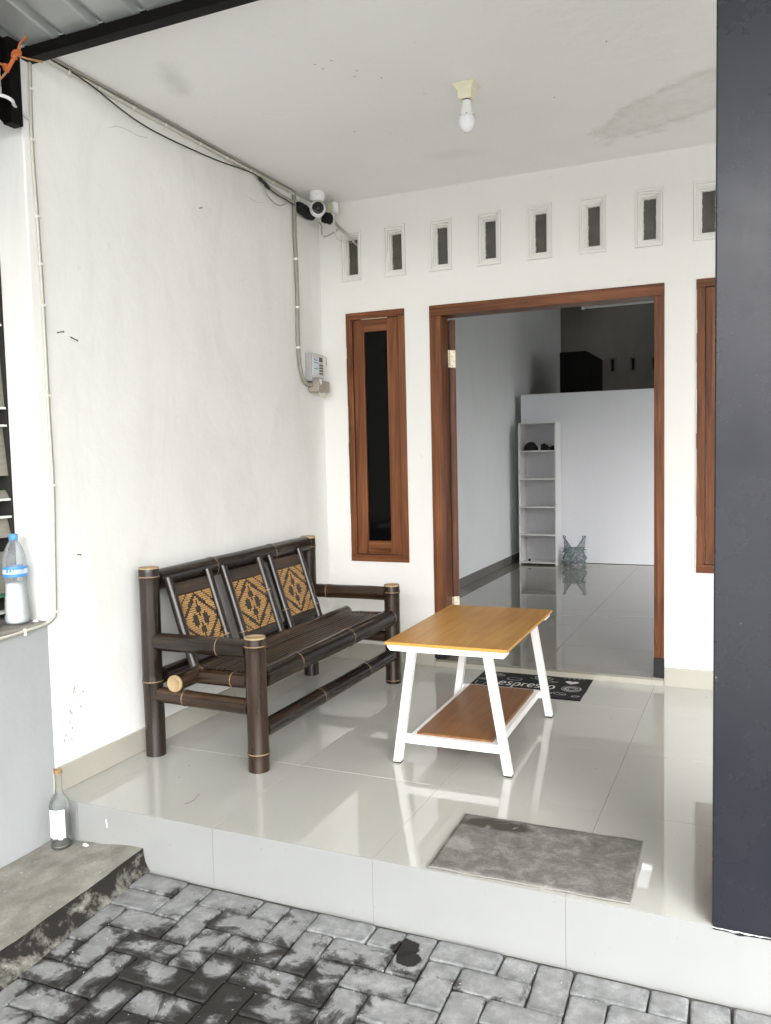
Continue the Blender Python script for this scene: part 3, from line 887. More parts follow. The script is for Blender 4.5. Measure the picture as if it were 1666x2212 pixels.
# ================================================================ DOORWAY
dr = thing("doorway", "reddish brown wooden doorway with its left leaf swung open inward", "doorway", ((DX1 + DX2) / 2, 0.06, ZI))
JY0, JY1 = -0.006, 0.122
MB().box(DX1 + .0012, 0.763, JY0, JY1, ZI + 0.105, 2.0325).build("jamb", WOOD_V, dr, bevel=0.003)
MB().box(1.928, DX2 - .0012, JY0, JY1, ZI + 0.105, 2.0325).build("jamb", WOOD_V, dr, bevel=0.003)
MB().box(DX1 + .0012, DX2 - .0012, JY0, JY1, 2.033, DZ - .0012).build("head_rail", WOOD_H, dr, bevel=0.003)
for a, b_ in ((DX1 - 0.001, 0.765), (1.926, DX2 + 0.001)):
    MB().box(a, b_, JY0 - 0.003, JY1, ZI + 0.006, ZI + 0.1047).build("jamb_shoe", plain("black_sleeve", (0.003, 0.003, 0.004), 0.5), dr, bevel=0.002)
# leaf
ang = math.radians(30)
hx, hy = 0.768, 0.128
dl = Vector((-math.sin(ang), math.cos(ang), 0)); dt = Vector((math.cos(ang), math.sin(ang), 0))
def leafbox(s0, s1, t0, t1, z0, z1):
    h = Vector((hx, hy, 0))
    q = [h + dl * s + dt * t_ for s, t_ in ((s0, t0), (s0, t1), (s1, t1), (s1, t0))]
    return MB().hexa([(v.x, v.y, z0) for v in q] + [(v.x, v.y, z1) for v in q])
lf = leafbox(0, 0.60, 0, 0.036, ZI + 0.01, 2.025).build("door_leaf", WOOD_DOOR, dr, bevel=0.0025)
for zc in (1.80, 0.345):
    hg = leafbox(-0.0022, -0.0003, 0.002, 0.0345, zc - 0.05, zc + 0.05).build("hinge", BRASS, lf)
    kp = Vector((hx, hy, 0)) - dl * 0.004 - dt * 0.006
    b = MB()
    for q in range(5):
        b.lathe([(0.0055, 0.0), (0.0055, 0.018)], 10, (kp.x, kp.y, zc - 0.05 + q * 0.0205), close=True)
    # screws
    for t_, z in ((0.024, .038), (0.013, .013), (0.025, -.015), (0.014, -.04)):
        pass
    o = b.build("hinge", BRASS, lf)
    b = MB()
    for t_, z in ((0.025, .040), (0.014, .014), (0.025, -.014), (0.014, -.040)):
        c0 = Vector((hx, hy, zc + z)) - dl * 0.0024 + dt * t_
        b.lathe([(0.0032, 0), (0.0026, 0.0008)], 8, c0, -dl, close=True)
    b.build("screw_heads", NAIL, lf, kind='stuff')

# ================================================================ CASEMENT WINDOWS
def casement(w, label):
    x0, x1, z0, z1 = w
    r = thing("casement_window", label, "window", ((x0 + x1) / 2, 0.05, z0), "tall narrow casement windows either side of the door")
    fw_ = 0.042; y0, y1 = -0.006, 0.10
    g = 0.0012
    MB().box(x0 + g, x0 + fw_, y0, y1, z0 + fw_, z1 - fw_).build("frame_upright", WOOD_V, r, bevel=0.002)
    MB().box(x1 - fw_, x1 - g, y0, y1, z0 + fw_, z1 - fw_).build("frame_upright", WOOD_V, r, bevel=0.002)
    MB().box(x0 + g, x1 - g, y0, y1, z1 - fw_ + .0004, z1 - g).build("frame_rail", WOOD_H, r, bevel=0.002)
    MB().box(x0 + g, x1 - g, y0 - .002, y1, z0 + g, z0 + fw_ - .0004).build("frame_rail", WOOD_H, r, bevel=0.002)
    sa = thing("sash", None, None, ((x0 + x1) / 2, 0.03, z0 + 0.05)); sa.parent = r
    sa.location = (0, -0.02, 0.05)
    a, b_, c_, d = x0 + fw_ + .004, x1 - fw_ - .004, z0 + fw_ + .004, z1 - fw_ - .004
    sw = 0.070; rt = 0.072; rb = 0.080
    y0, y1 = 0.002, 0.036
    MB().box(a, a + sw, y0, y1, c_, d).build("sash_stile", WOOD_V, sa, bevel=0.002)
    MB().box(b_ - sw, b_, y0, y1, c_, d).build("sash_stile", WOOD_V, sa, bevel=0.002)
    MB().box(a + sw + .0004, b_ - sw - .0004, y0, y1, d - rt, d - .0004).build("sash_rail", WOOD_H, sa, bevel=0.002)
    MB().box(a + sw + .0004, b_ - sw - .0004, y0, y1, c_ + .0004, c_ + rb).build("sash_rail", WOOD_H, sa, bevel=0.002)
    MB().box(a + sw - .004, b_ - sw + .004, 0.018, 0.022, c_ + rb - .004, d - rt + .004).build("glass_pane", GLASS_DK, sa)
    # rough plaster lip round the frame
    b = MB()
    rr = random.Random(3)
    for s, xx in ((-1, x0),):
        z = z0
        while z < z1 - 0.05:
            h = rr.uniform(0.04, 0.16); wd = rr.uniform(0.0015, 0.0045)
            if rr.random() < 0.5 or s < 0:
                b.box(min(xx, xx + s * -wd) , max(xx, xx + s * -wd), -0.0085, -0.0005, z, min(z + h, z1 - .05))
            z += h
    b.build("plaster_lip", W_BACK, r, kind='stuff')
    # top hinge strip
    b = MB()
    for q in range(9):
        b.box(x0 + .10 + q * .019, x0 + .116 + q * .019, -0.0005, 0.0055, z1 - fw_ - .003, z1 - fw_ + .003)
    b.build("hinge_strip", BRASS, r, kind='stuff')
    return r
casement(WL, "tall narrow brown window with black glass between the meter corner and the doorway")
casement(WR, "tall narrow brown window half hidden behind the slate blue pillar")

# ================================================================ VENT BLOCKS
vent_meshes = {}
def vent_block(k, label):
    x0, x1, z0, z1 = vents[k]
    r = thing("vent_block", label, "vent", ((x0 + x1) / 2, 0.06, z0), "row of small framed glass vents above the door and windows")
    b = MB()
    g = 0.0015
    steps = [(0.0, -0.004), (0.010, -0.004), (0.0105, 0.009), (0.020, 0.009), (0.0205, 0.021), (0.029, 0.021), (0.0295, 0.034), (0.036, 0.034), (0.0365, 0.060)]
    L = []
    for m_, y in steps:
        e = m_ * 1.16
        L.append([(x0 + g + m_, y, z0 + g + e), (x1 - g - m_, y, z0 + g + e), (x1 - g - m_, y, z1 - g - e), (x0 + g + m_, y, z1 - g - e)])
    vs = sum([L_ for L_ in [[(p[0], 0.03, p[2]) for p in L[0]]] + L], []); fs = []
    for i in range(len(steps)):
        for q in range(4): fs.append((i * 4 + q, i * 4 + (q + 1) % 4, (i + 1) * 4 + (q + 1) % 4, (i + 1) * 4 + q))
    b.add(vs, fs); b.build("stepped_frame", W_BACK, r, bevel=0.0012, seg=1)
    m_ = 0.0355; e = m_ * 1.16
    MB().box(x0 + m_, x1 - m_, 0.050, 0.054, z0 + e, z1 - e).build("glass_pane", GLASS_VENT, r)
    # daubs of white paint round the pane
    rr = random.Random(11 + k); b = MB()
    xa, xb, za, zb = x0 + m_ + .002, x1 - m_ - .002, z0 + e + .002, z1 - e - .002
    for s in range(26):
        t_ = rr.random(); w_ = rr.uniform(.0006, .0024); h = rr.uniform(.006, .02)
        if s % 3 < 2:
            z = za + t_ * (zb - za - h); xx = xa if s % 2 else xb - w_
            b.box(xx, xx + w_, 0.0475 + s * .00006, 0.0500, z, z + h)
        else:
            x = xa + t_ * (xb - xa - .01); zz = za if s % 2 else zb - w_
            b.box(x, x + .012, 0.0475 + s * .00006, 0.0500, zz, zz + w_)
    b.build("paint_daubs", W_BACK, r, kind='stuff')
vlab = ["framed vent nearest the camera corner with the grey cables running into it",
        "second framed vent from the wall corner, beside the one the cables enter",
        "third framed vent from the wall corner, over the gap between window and door",
        "fourth framed vent from the wall corner, over the left door jamb side",
        "fifth framed vent from the wall corner, above the middle of the doorway",
        "sixth framed vent from the wall corner, above the right half of the doorway",
        "seventh framed vent with the palest glass, right of the doorway head",
        "framed vent cut off by the edge of the slate blue pillar"]
for k in range(8): vent_block(k, vlab[k])
# the remaining holes (behind the pillar) are closed by plain blocks in the wall
b = MB()
for k in range(8, 14):
    x0, x1, z0, z1 = vents[k]; b.box(x0 + .001, x1 - .001, 0.004, 0.118, z0 + .001, z1 - .001)
b.build("vent_infill", W_BACK, front, kind='stuff')
# vents in the far room wall
for k in range(5):
    x0, x1, z0, z1 = far_holes[k]
    r = thing("vent_block", ["vent on the dark rear room wall just right of the tall black cabinet", "middle vent seen on the dark rear room wall over the partition",
              "vent on the dark rear room wall beside the right door jamb", "vent on the dark rear room wall hidden past the door jamb", "last vent on the dark rear room wall"][k], "vent",
              ((x0 + x1) / 2, 6.85, z0), "small vents in the rear room wall") if k < 3 else None
    tgt = r if r else fw
    b = MB(); g = .001
    for m_, y in ((0.0, 6.79), (0.012, 6.80), (0.022, 6.82)):
        a, b_, c_, d = x0 + g + m_, x1 - g - m_, z0 + g + m_, z1 - g - m_
        w_ = 0.0115
        b.box(a, a + w_, y, y + .05, c_, d).box(b_ - w_, b_, y, y + .05, c_, d).box(a + w_, b_ - w_, y, y + .05, c_, c_ + w_).box(a + w_, b_ - w_, y, y + .05, d - w_, d)
    b.build("stepped_frame", W_CEM, tgt)
    MB().box(x0 + .03, x1 - .03, 6.86, 6.865, z0 + .03, z1 - .03).build("glass_pane", DARKROOM, tgt)
b = MB()
for k in range(5, 10):
    x0, x1, z0, z1 = far_holes[k]; b.box(x0 + .001, x1 - .001, 6.805, 6.915, z0 + .001, z1 - .001)
b.build("vent_infill", W_CEM, fw, kind='stuff')

# ================================================================ LOUVRED SIDE WINDOW
lv = thing("louvre_window", "old louvred window of dusty glass slats left of the porch side wall", "window", (-0.2, -3.0, 0.67))
def zd(d): return 1.454 - (d - 883) * 0.001714
LX = -0.158
blades = [(470, 700), (720, 879), (922, 1028), (1060, 1077), (1121, 1163), (1195, 1284)]
for a, b_ in blades:
    MB().hexa([(LX - .012, -5.1, zd(b_)), (LX, -5.1, zd(b_)), (LX, -2.2475, zd(b_)), (LX - .012, -2.2475, zd(b_)),
               (LX - .03, -5.1, zd(a)), (LX - .018, -5.1, zd(a)), (LX - .018, -2.2475, zd(a)), (LX - .03, -2.2475, zd(a))]).build("louvre", GLASS_LV, lv)
for d in (702, 881, 919, 1080, 1118, 1326):
    MB().box(LX - .03, LX + .006, -5.1, -2.2475, zd(d) - .004, zd(d) + .004).build("slat_edge", LV_EDGE, lv)
MB().box(LX - 0.03, LX, -5.1, -2.2475, zd(1293), zd(1286)).build("green_strip", GREEN_P, lv)
MB().box(-0.42, -0.30, -5.2, -2.2475, 0.663, 2.72).build("dark_interior", DARKROOM, lv)  # near-black sheet standing in for the unlit room behind the slats
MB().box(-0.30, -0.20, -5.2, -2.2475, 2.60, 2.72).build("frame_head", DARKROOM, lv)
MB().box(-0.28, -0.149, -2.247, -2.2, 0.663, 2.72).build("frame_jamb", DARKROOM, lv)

# ================================================================ BENCH
bench = thing("bamboo_bench", "dark bamboo bench with three woven golden back panels against the side wall", "bench", (0.34, -1.1, 0))
def pole(name, p0, p1, r, nodes=(), parent=bench, m=BAM, taper=0.0, cut0=False, cut1=False, n=22, ring=True):
    p0, p1 = Vector(p0), Vector(p1)
    d = p1 - p0; L = d.length
    prof = []
    def rad(h): return r * (1 - taper * (h / L - 0.5))
    hs_ = {0.0, L}
    for t_ in nodes:
        h = t_ * L
        hs_ |= {max(0, h - .03), max(0, h - .008), h - .0025, h + .0025, min(L, h + .010), min(L, h + .035)}
    k = 0.0
    while k < L: hs_.add(k); k += 0.07
    for h in sorted(hs_):
        q = rad(h)
        for t_ in nodes:
            e = abs(h - t_ * L)
            if e < 0.003: q *= 1.055
            elif e < 0.0105: q *= 1.038
            elif e < 0.0355: q *= 1.008
        prof.append((q * (1 + 0.006 * noise.noise((h * 9, p0.x * 5, p0.y * 5))), h))
    def bend(h): return (0.0028 * noise.noise((h * 2.6, p0.x * 7 + r * 90, p0.y * 3)) * math.sin(PI * h / L), 0.0028 * noise.noise((h * 2.6 + 40, p0.y * 7, r * 90)) * math.sin(PI * h / L))
    b = MB(); b.lathe(prof, n, close=True)
    b.v = [(x + bend(z)[0], y + bend(z)[1], z) for x, y, z in b.v]
    me = bpy.data.meshes.new(name); me.from_pydata(b.v, [], b.f); me.polygons.foreach_set("use_smooth", b.smooth); me.materials.append(m); me.update()
    o = bpy.data.objects.new(name, me); C.objects.link(o); o.parent = parent
    o.location = p0 - wloc(parent)
    o.rotation_euler = d.to_track_quat('Z', 'Y').to_euler()
    if ring:
        for t_ in nodes:
            h = t_ * L; q = rad(h)
            rb = MB().lathe([(q * 1.05, h - .0026), (q * 1.072, h - .0012), (q * 1.072, h + .0012), (q * 1.05, h + .0026)], n, (bend(h)[0], bend(h)[1], 0))
            mr = bpy.data.meshes.new("node_ring"); mr.from_pydata(rb.v, [], rb.f); mr.materials.append(BAM_NODE); mr.polygons.foreach_set("use_smooth", rb.smooth)
            ro = bpy.data.objects.new("node_ring", mr); C.objects.link(ro); ro.parent = o
    for fl, h, s in ((cut0, 0.0, -1), (cut1, L, 1)):
        if fl:
            q = rad(h)
            rb = MB().lathe([(q * 1.012, h - s * 0.010), (q * 1.012, h - s * 0.0005), (q * 0.97, h + s * 0.003), (q * 0.80, h + s * 0.003), (q * 0.76, h + s * 0.0008), (0.0006, h + s * 0.0012)], n)
            mr = bpy.data.meshes.new("cut_end"); mr.from_pydata(rb.v, [], rb.f); mr.materials.append(BAM_CUT); mr.polygons.foreach_set("use_smooth", rb.smooth)
            ro = bpy.data.objects.new("cut_end", mr); C.objects.link(ro); ro.parent = o
    return o
YN, YF = -1.770, -0.405
XB, XF = 0.084, 0.598
pole("post", (XF, YN, 0), (XF, YN, 0.540), 0.0425, (0.135, 0.94), m=BAM_BR, cut1=True)
pole("post", (XF, YF, 0), (XF, YF, 0.540), 0.0425, (0.03, 0.93), m=BAM_BR, cut1=True)
pole("post", (XB, YN, 0), (XB, YN, 0.800), 0.0420, (0.40, 0.955), cut1=True)
pole("post", (XB, YF, 0), (XB, YF, 0.796), 0.0420, (0.36, 0.93), cut1=True)
pole("back_rail", (XB, YN + .036, 0.742), (XB, YF - .036, 0.755), 0.0445, (0.31, 0.71))
pole("back_rail", (XB + .02, YN + .036, 0.335), (XB + .02, YF - .036, 0.335), 0.034, (0.42, 0.8))
for y, nd in ((YN, (0.70,)), (YF, (0.20,))):
    pole("arm_rail", (XB + .034, y, 0.489), (XF - .034, y, 0.491), 0.0375, nd, m=BAM_BR if y == YF else BAM)
    pole("side_stretcher", (XB + .034, y, 0.262), (XF - .034, y, 0.255), 0.0325, (0.30,) if y == YN else (0.6,), m=BAM_BR)
    pole("seat_side_rail", (0.30, y + (.02 if y == YN else -.02), 0.352), (XF - .034, y, 0.360), 0.030, (0.72,) if y == YN else (0.42,), m=BAM_BR)
pole("seat_front_rail", (XF, YN + .036, 0.366), (XF, YF - .036, 0.366), 0.0435, (0.21, 0.60, 0.985), taper=-0.04)
pole("front_stretcher", (XF, YN + .036, 0.155), (XF, YF - .036, 0.157), 0.036, (0.37, 0.745))
pole("seat_back_log", (0.292, YN - 0.125, 0.356), (0.292, YF + 0.055, 0.366), 0.0335, (0.10, 0.55), m=BAM_BR, cut0=True, cut1=True)
# seat slats
sx = [0.325 + 0.0235 * i for i in range(10)]
for i, x in enumerate(sx):
    b = MB(); w = 0.0195; n_ = 16
    vs = []; fs = []
    ph = random.uniform(0, 9)
    for j in range(n_ + 1):
        y = YN + .045 + (YF - YN - .09) * j / n_
        dz = 0.0012 * noise.noise((y * 3, ph, 0)); dxx = 0.0012 * noise.noise((y * 2, ph, 5))
        for q in range(5):
            a = -1 + q / 2
            vs.append((x + dxx + a * w / 2, y, 0.3795 + dz + 0.0035 * (1 - a * a)))
        for q in range(5):
            a = 1 - q / 2
            vs.append((x + dxx + a * w / 2, y, 0.3745 + dz))
    for j in range(n_):
        for q in range(10):
            fs.append((j * 10 + q, j * 10 + (q + 1) % 10, (j + 1) * 10 + (q + 1) % 10, (j + 1) * 10 + q))
    b.add(vs, fs, False)
    b.build("seat_slat", BAM_SLAT if i % 3 else BAM_SLAT_D, bench)
for y in (YN + .30, (YN + YF) / 2, YF - .30):
    pole("seat_bearer", (0.30, y, 0.3595), (XF - .03, y, 0.3595), 0.0145, (), m=BAM, n=12)
# back panels
TOP = Vector((0.128, 0, 0.742)); BOT = Vector((0.246, 0, 0.378))
dvec = (BOT - TOP)                      # down the slope
dn = dvec.normalized()
nrm = Vector((-dn.z, 0, dn.x)) * 1.0   # towards the sitter
if nrm.x < 0: nrm = -nrm
pairs = [(-1.700, -1.422), (-1.300, -0.992), (-0.892, -0.592)]
nodes_ = [((), (0.76,)), ((0.80,), (0.42,)), ((0.72,), (0.78,))]
def slope(y, s, off=0.0):
    p = TOP + dvec * s + nrm * off
    return Vector((p.x, y, p.z))
for pi, ((ya, yb), (na, nb)) in enumerate(zip(pairs, nodes_)):
    pole("stile", slope(ya, -0.02), slope(ya, 1.04), 0.0205, na, n=14, taper=-0.10)
    pole("stile", slope(yb, -0.02), slope(yb, 1.04), 0.0205, nb, n=14, taper=-0.10)
    # hidden rear braces
    pole("rear_brace", slope(yb + .034, 0.02, -0.022), slope(yb + .034, 1.0, -0.02), 0.016, (), n=12)
    def strip(y0, y1, s0, s1, o0, o1):
        q = [slope(y, s, o) for o in (o0, o1) for (y, s) in ((y0, s0), (y1, s0), (y1, s1), (y0, s1))]
        return MB().hexa(q)
    strip(ya + .012, yb - .012, 0.055, 0.205, -0.010, 0.002).build("panel_bar", BAM_SLAT, bench, bevel=0.004)
    strip(ya + .012, yb - .012, 0.855, 0.965, -0.012, 0.004).build("panel_bar", BAM_SLAT_D, bench, bevel=0.004)
    wv = strip(ya + .008, yb - .008, 0.19, 0.87, -0.012, -0.0075).build("woven_panel", WEAVE_D, bench)
    # upright dark splints, golden weft showing in a diamond pattern
    NC, NR = 21, 27
    g = MB(); dk = MB()
    y0_, y1_ = ya + .016, yb - .016; s0_, s1_ = 0.208, 0.852
    cw = (y1_ - y0_) / NC; rh = (s1_ - s0_) / NR
    for c_ in range(NC):
        yy = y0_ + cw * (c_ + .5)
        q = [slope(yy + a * cw * .44, s, o) for o in (-0.0075, -0.0045) for (a, s) in ((-1, s0_), (1, s0_), (1, s1_), (-1, s1_))]
        dk.hexa(q)
    for r_ in range(NR):
        sm = s0_ + rh * (r_ + .5)
        c_ = 0
        while c_ < NC:
            u_ = abs(c_ + 0.5 - NC / 2); v_ = abs(r_ + 0.5 - NR / 2)
            dd = u_ * 1.15 + v_
            # nested diamonds: golden bands, dark bands
            su, sv = (c_ + 0.5 - NC / 2) * 1.15, r_ + 0.5 - NR / 2
            petal = min(abs(abs(su) - 3.6) * 1.0 + abs(sv) * .62, abs(su) * 1.25 + abs(abs(sv) - 5.0) * .62)
            gold = not (petal < 2.6 and dd > 1.7) and not (11.2 < dd < 13.8) and not (dd > 18.2 and dd < 19.6)
            if gold:
                def isgold(cc):
                    su_ = (cc + 0.5 - NC / 2) * 1.15; d2 = abs(su_) + v_
                    pt = min(abs(abs(su_) - 3.6) + abs(sv) * .62, abs(su_) * 1.25 + abs(abs(sv) - 5.0) * .62)
                    return not (pt < 2.6 and d2 > 1.7) and not (11.2 < d2 < 13.8) and not (18.2 < d2 < 19.6)
                run = 1; want = 3 - ((c_ + 2 * r_) % 3) if random.random() < .8 else random.choice((1, 2))
                while run < want and c_ + run < NC and isgold(c_ + run): run += 1
                a0 = y0_ + cw * c_ + cw * .10; a1 = y0_ + cw * (c_ + run) - cw * .10
                hh = rh * random.uniform(.34, .45); j_ = random.uniform(-.08, .08) * rh
                q = [slope(yq, s, o) for o in (-0.004, -0.0012 + random.uniform(-.0008, .0008)) for (yq, s) in ((a0, sm - hh + j_), (a1, sm - hh + j_), (a1, sm + hh + j_), (a0, sm + hh + j_))]
                g.hexa(q); c_ += run
            else: c_ += 1
    dk.build("dark_splints", WEAVE_D, wv, kind='stuff')
    g.build("golden_splints", WEAVE_G, wv, kind='stuff')

# ================================================================ COFFEE TABLE
tb = thing("coffee_table", "low table with honey wood top, lower shelf and white splayed metal legs", "table", (1.30, -1.08, 0))
TZ = 0.4895
MB().box(1.052, 1.554, -1.505, -0.655, TZ, TZ + 0.013).build("tabletop", TABLE_TOP, tb, bevel=0.003)
b = MB()
b.box(1.0512, 1.5548, -1.5058, -1.505, TZ + .001, TZ + .012).box(1.0512, 1.5548, -0.655, -0.6542, TZ + .001, TZ + .012)
b.box(1.0512, 1.052, -1.505, -0.655, TZ + .001, TZ + .012).box(1.554, 1.5548, -1.505, -0.655, TZ + .001, TZ + .012)
b.build("edge_band", TABLE_EDGE, tb)
AT = 0.4630
for yc in (-1.474, -0.704):
    w = 0.017
    P = [(1.054, AT + .0262), (1.550, AT + .0262), (1.550, AT + .015), (1.536, AT), (1.068, AT), (1.054, AT + .015)]   # chamfered apron under the top
    vs = [(x, yc - w, z) for x, z in P] + [(x, yc + w, z) for x, z in P]
    fs = [tuple(range(6)), tuple(range(11, 5, -1))] + [(i, (i + 1) % 6, 6 + (i + 1) % 6, 6 + i) for i in range(6)]
    MB().add(vs, fs).build("apron", WHITE_MET, tb, bevel=0.0015)
    for xb_, xt_ in ((1.086, 1.156), (1.546, 1.470)):
        lg = MB().hexa([(xb_ - .0165, yc - w, 0.006), (xb_ + .0165, yc - w, 0.006), (xb_ + .0165, yc + w, 0.006), (xb_ - .0165, yc + w, 0.006),
                   (xt_ - .0165, yc - w, AT - .0003), (xt_ + .0165, yc - w, AT - .0003), (xt_ + .0165, yc + w, AT - .0003), (xt_ - .0165, yc + w, AT - .0003)]).build("leg", WHITE_MET, tb, bevel=0.0025)
        MB().box(xb_ - .0145, xb_ + .0145, yc - .015, yc + .015, 0.0, 0.0058).build("foot_pad", RUBBER, lg)
    xl = 1.086 + .070 * 0.105 / 0.45 + .0175; xr = 1.546 - .078 * 0.105 / 0.45 - .0175
    MB().hexa([(xl - .003, yc - .0135, 0.088), (xr + .003, yc - .0135, 0.088), (xr + .003, yc + .0135, 0.088), (xl - .003, yc + .0135, 0.088),
               (xl + .002, yc - .0135, 0.121), (xr - .002, yc - .0135, 0.121), (xr - .002, yc + .0135, 0.121), (xl + .002, yc + .0135, 0.121)]).build("crossbar", WHITE_MET, tb, bevel=0.0015)
MB().box(1.164, 1.476, -1.4595, -0.7185, 0.116, 0.128).build("shelf_board", TABLE_SHADED, tb, bevel=0.002)
for xx in (1.151, 1.489):
    MB().box(xx - .0115, xx + .0115, -1.4600, -0.7180, 0.091, 0.1195).build("shelf_rail", WHITE_MET, tb, bevel=0.0015)
for xx in (1.12, 1.49):
    MB().box(xx - .012, xx + .012, -1.4565, -0.7215, 0.4650, 0.4890).build("top_rail", WHITE_MET, tb)
tb.rotation_euler = (0, 0, 0.022)
tb.location.x -= 0.007; tb.location.y -= 0.014

# ================================================================ DOORMATS
def cloth(name, corners, m, zb, th, nx=40, ny=28, wav=0.003, seed=0, parent=None, curl=0.0):
    a, b_, c_, d = [Vector((p[0], p[1], 0)) for p in corners]     # back-left, back-right, front-right, front-left
    top = []; 
    for j in range(ny + 1):
        for i in range(nx + 1):
            s, t_ = i / nx, j / ny
            p = (a * (1 - s) + b_ * s) * (1 - t_) + (d * (1 - s) + c_ * s) * t_
            edge = min(s, 1 - s, t_, 1 - t_)
            p.x += 0.004 * noise.noise((s * 3, t_ * 3, seed)) ; p.y += 0.005 * noise.noise((s * 4, t_ * 2, seed + 4))
            z = zb + th + wav * max(0, noise.noise((s * 5, t_ * 4, seed + 2))) + curl * max(0, (t_ - .86)) * (0.5 + 0.5 * noise.noise((s * 6, 0, seed)))
            if edge < 0.02: z -= th * 0.45 * (1 - edge / 0.02)
            top.append((p.x, p.y, z))
    n0 = (nx + 1) * (ny + 1)
    vs = top + [(x, y, zb) for x, y, z in top]
    fs = []
    for j in range(ny):
        for i in range(nx):
            q = j * (nx + 1) + i
            fs.append((q, q + nx + 1, q + nx + 2, q + 1))
    rim = [i for i in range(nx + 1)] + [(j * (nx + 1) + nx) for j in range(1, ny + 1)] + [ny * (nx + 1) + i for i in range(nx - 1, -1, -1)] + [j * (nx + 1) for j in range(ny - 1, 0, -1)]
    for i in range(len(rim)):
        p, q = rim[i], rim[(i + 1) % len(rim)]
        fs.append((p, q, q + n0, p + n0))
    return MB().add(vs, fs, True), [top[i] for i in rim]
mat1 = thing("cloth_mat", "worn grey cloth doormat with dark stains at the front edge of the porch", "doormat", (1.8, -2.07, 0))
mb, rim = cloth("rug", [(1.500, -1.868), (2.092, -1.862), (2.106, -2.256), (1.512, -2.268)], M_RUG, 0.0008, 0.006, seed=3, curl=0.03, wav=0.004)
mb.build("cloth", M_RUG, mat1)
MB().tube([Vector(p) + Vector((0, 0, -0.0005)) for p in rim + rim[:1]], 0.0021, 6, False).build("bound_edge", M_RUGEDGE, mat1)

mat2 = thing("printed_mat", "black doormat printed with espresso and white cafe drawings before the doorway", "doormat", (1.3, -0.22, 0))
mb, rim = cloth("mat", [(1.003, -0.022), (1.612, -0.016), (1.620, -0.426), (1.010, -0.430)], MAT_BK, 0.0008, 0.0050, wav=0.0004, seed=8)
mb.build("felt", MAT_BK, mat2)
ZM = 0.0072
# lettering: stroke font drawn as flat ribbons
def arc(cx, cy, rx, ry, a0, a1, n=14):
    return [(cx + rx * math.cos(math.radians(a0 + (a1 - a0) * i / n)), cy + ry * math.sin(math.radians(a0 + (a1 - a0) * i / n))) for i in range(n + 1)]
def glyph(ch):
    if ch == 'e': return [[(-.48, 0.0), (.48, .08)] , arc(0, 0, .5, .5, 8, 320, 18)]
    if ch == 's': return [smooth_path([(.38, .36), (.05, .5), (-.32, .3), (-.1, .06), (.22, -.1), (.34, -.32), (0, -.5), (-.4, -.36)], 5)]
    if ch == 'p': return [[(-.42, .48), (-.46, -.2), (-.52, -1.05)], arc(0.02, 0, .46, .48, 0, 360, 20)]
    if ch == 'r': return [[(-.3, .5), (-.3, -.5)], arc(.08, .02, .38, .42, 165, 50, 8)]
    if ch == 'o': return [arc(0, 0, .5, .5, 0, 360, 22)]
lx = [1.168, 1.208, 1.250, 1.290, 1.326, 1.362, 1.394, 1.434]
let = MB()
for ch, x in zip("espresso", lx):
    for st in glyph(ch):
        let.ribbon([(x + q[0] * 0.031, -0.246 + q[1] * 0.062) for q in st], 0.0105 if ch in 'pe' else 0.0092, ZM)
let.build("lettering", MAT_PR, mat2)
def doodle(pts, w=0.0024): MB().ribbon(pts, w, ZM).build("drawn_line", MAT_PR, mat2)
# heart
hp = [(1.520 + 0.036 * (16 * math.sin(a) ** 3) / 16, -0.127 + 0.034 * (13 * math.cos(a) - 5 * math.cos(2 * a) - 2 * math.cos(3 * a) - math.cos(4 * a)) / 16) for a in [2 * PI * i / 36 for i in range(36)]]
MB().add([(x, y, ZM) for x, y in hp], [tuple(range(36))]).build("heart_print", MAT_PR, mat2)
# spiral bun
doodle([(1.541 + (0.012 + 0.0053 * i / 6) * math.cos(i * .5) * 1.0, -0.245 + (0.012 + 0.0053 * i / 6) * math.sin(i * .5)) for i in range(40)], 0.003)
doodle(arc(1.541, -0.245, .050, .052, 0, 360, 30), 0.003)
doodle(arc(1.541, -0.245, .032, .034, 30, 330, 24), 0.003)
# beans
def bean(cx, cy, rx, ry, rot):
    c0, s0 = math.cos(rot), math.sin(rot)
    def tr_(P): return [(cx + x * c0 - y * s0, cy + x * s0 + y * c0) for x, y in P]
    doodle(tr_(arc(0, 0, rx, ry, 0, 360, 24)))
    doodle(tr_([(rx * (i / 5 - 1) * .9, ry * .35 * math.sin(i / 10 * 2 * PI)) for i in range(11)]))
bean(1.500, -0.347, .036, .020, -.35); bean(1.446, -0.352, .016, .012, .2); bean(1.585, -.37, .02, .013, .5)
for cx in (1.478, 1.505, 1.532, 1.560): doodle(arc(cx, -0.050, .012, .014, -20, 200, 10))
for cx, cy, rx, ry in ((1.398, -.142, .020, .016), (1.433, -.140, .013, .011)): doodle(arc(cx, cy, rx, ry, 0, 360, 16))
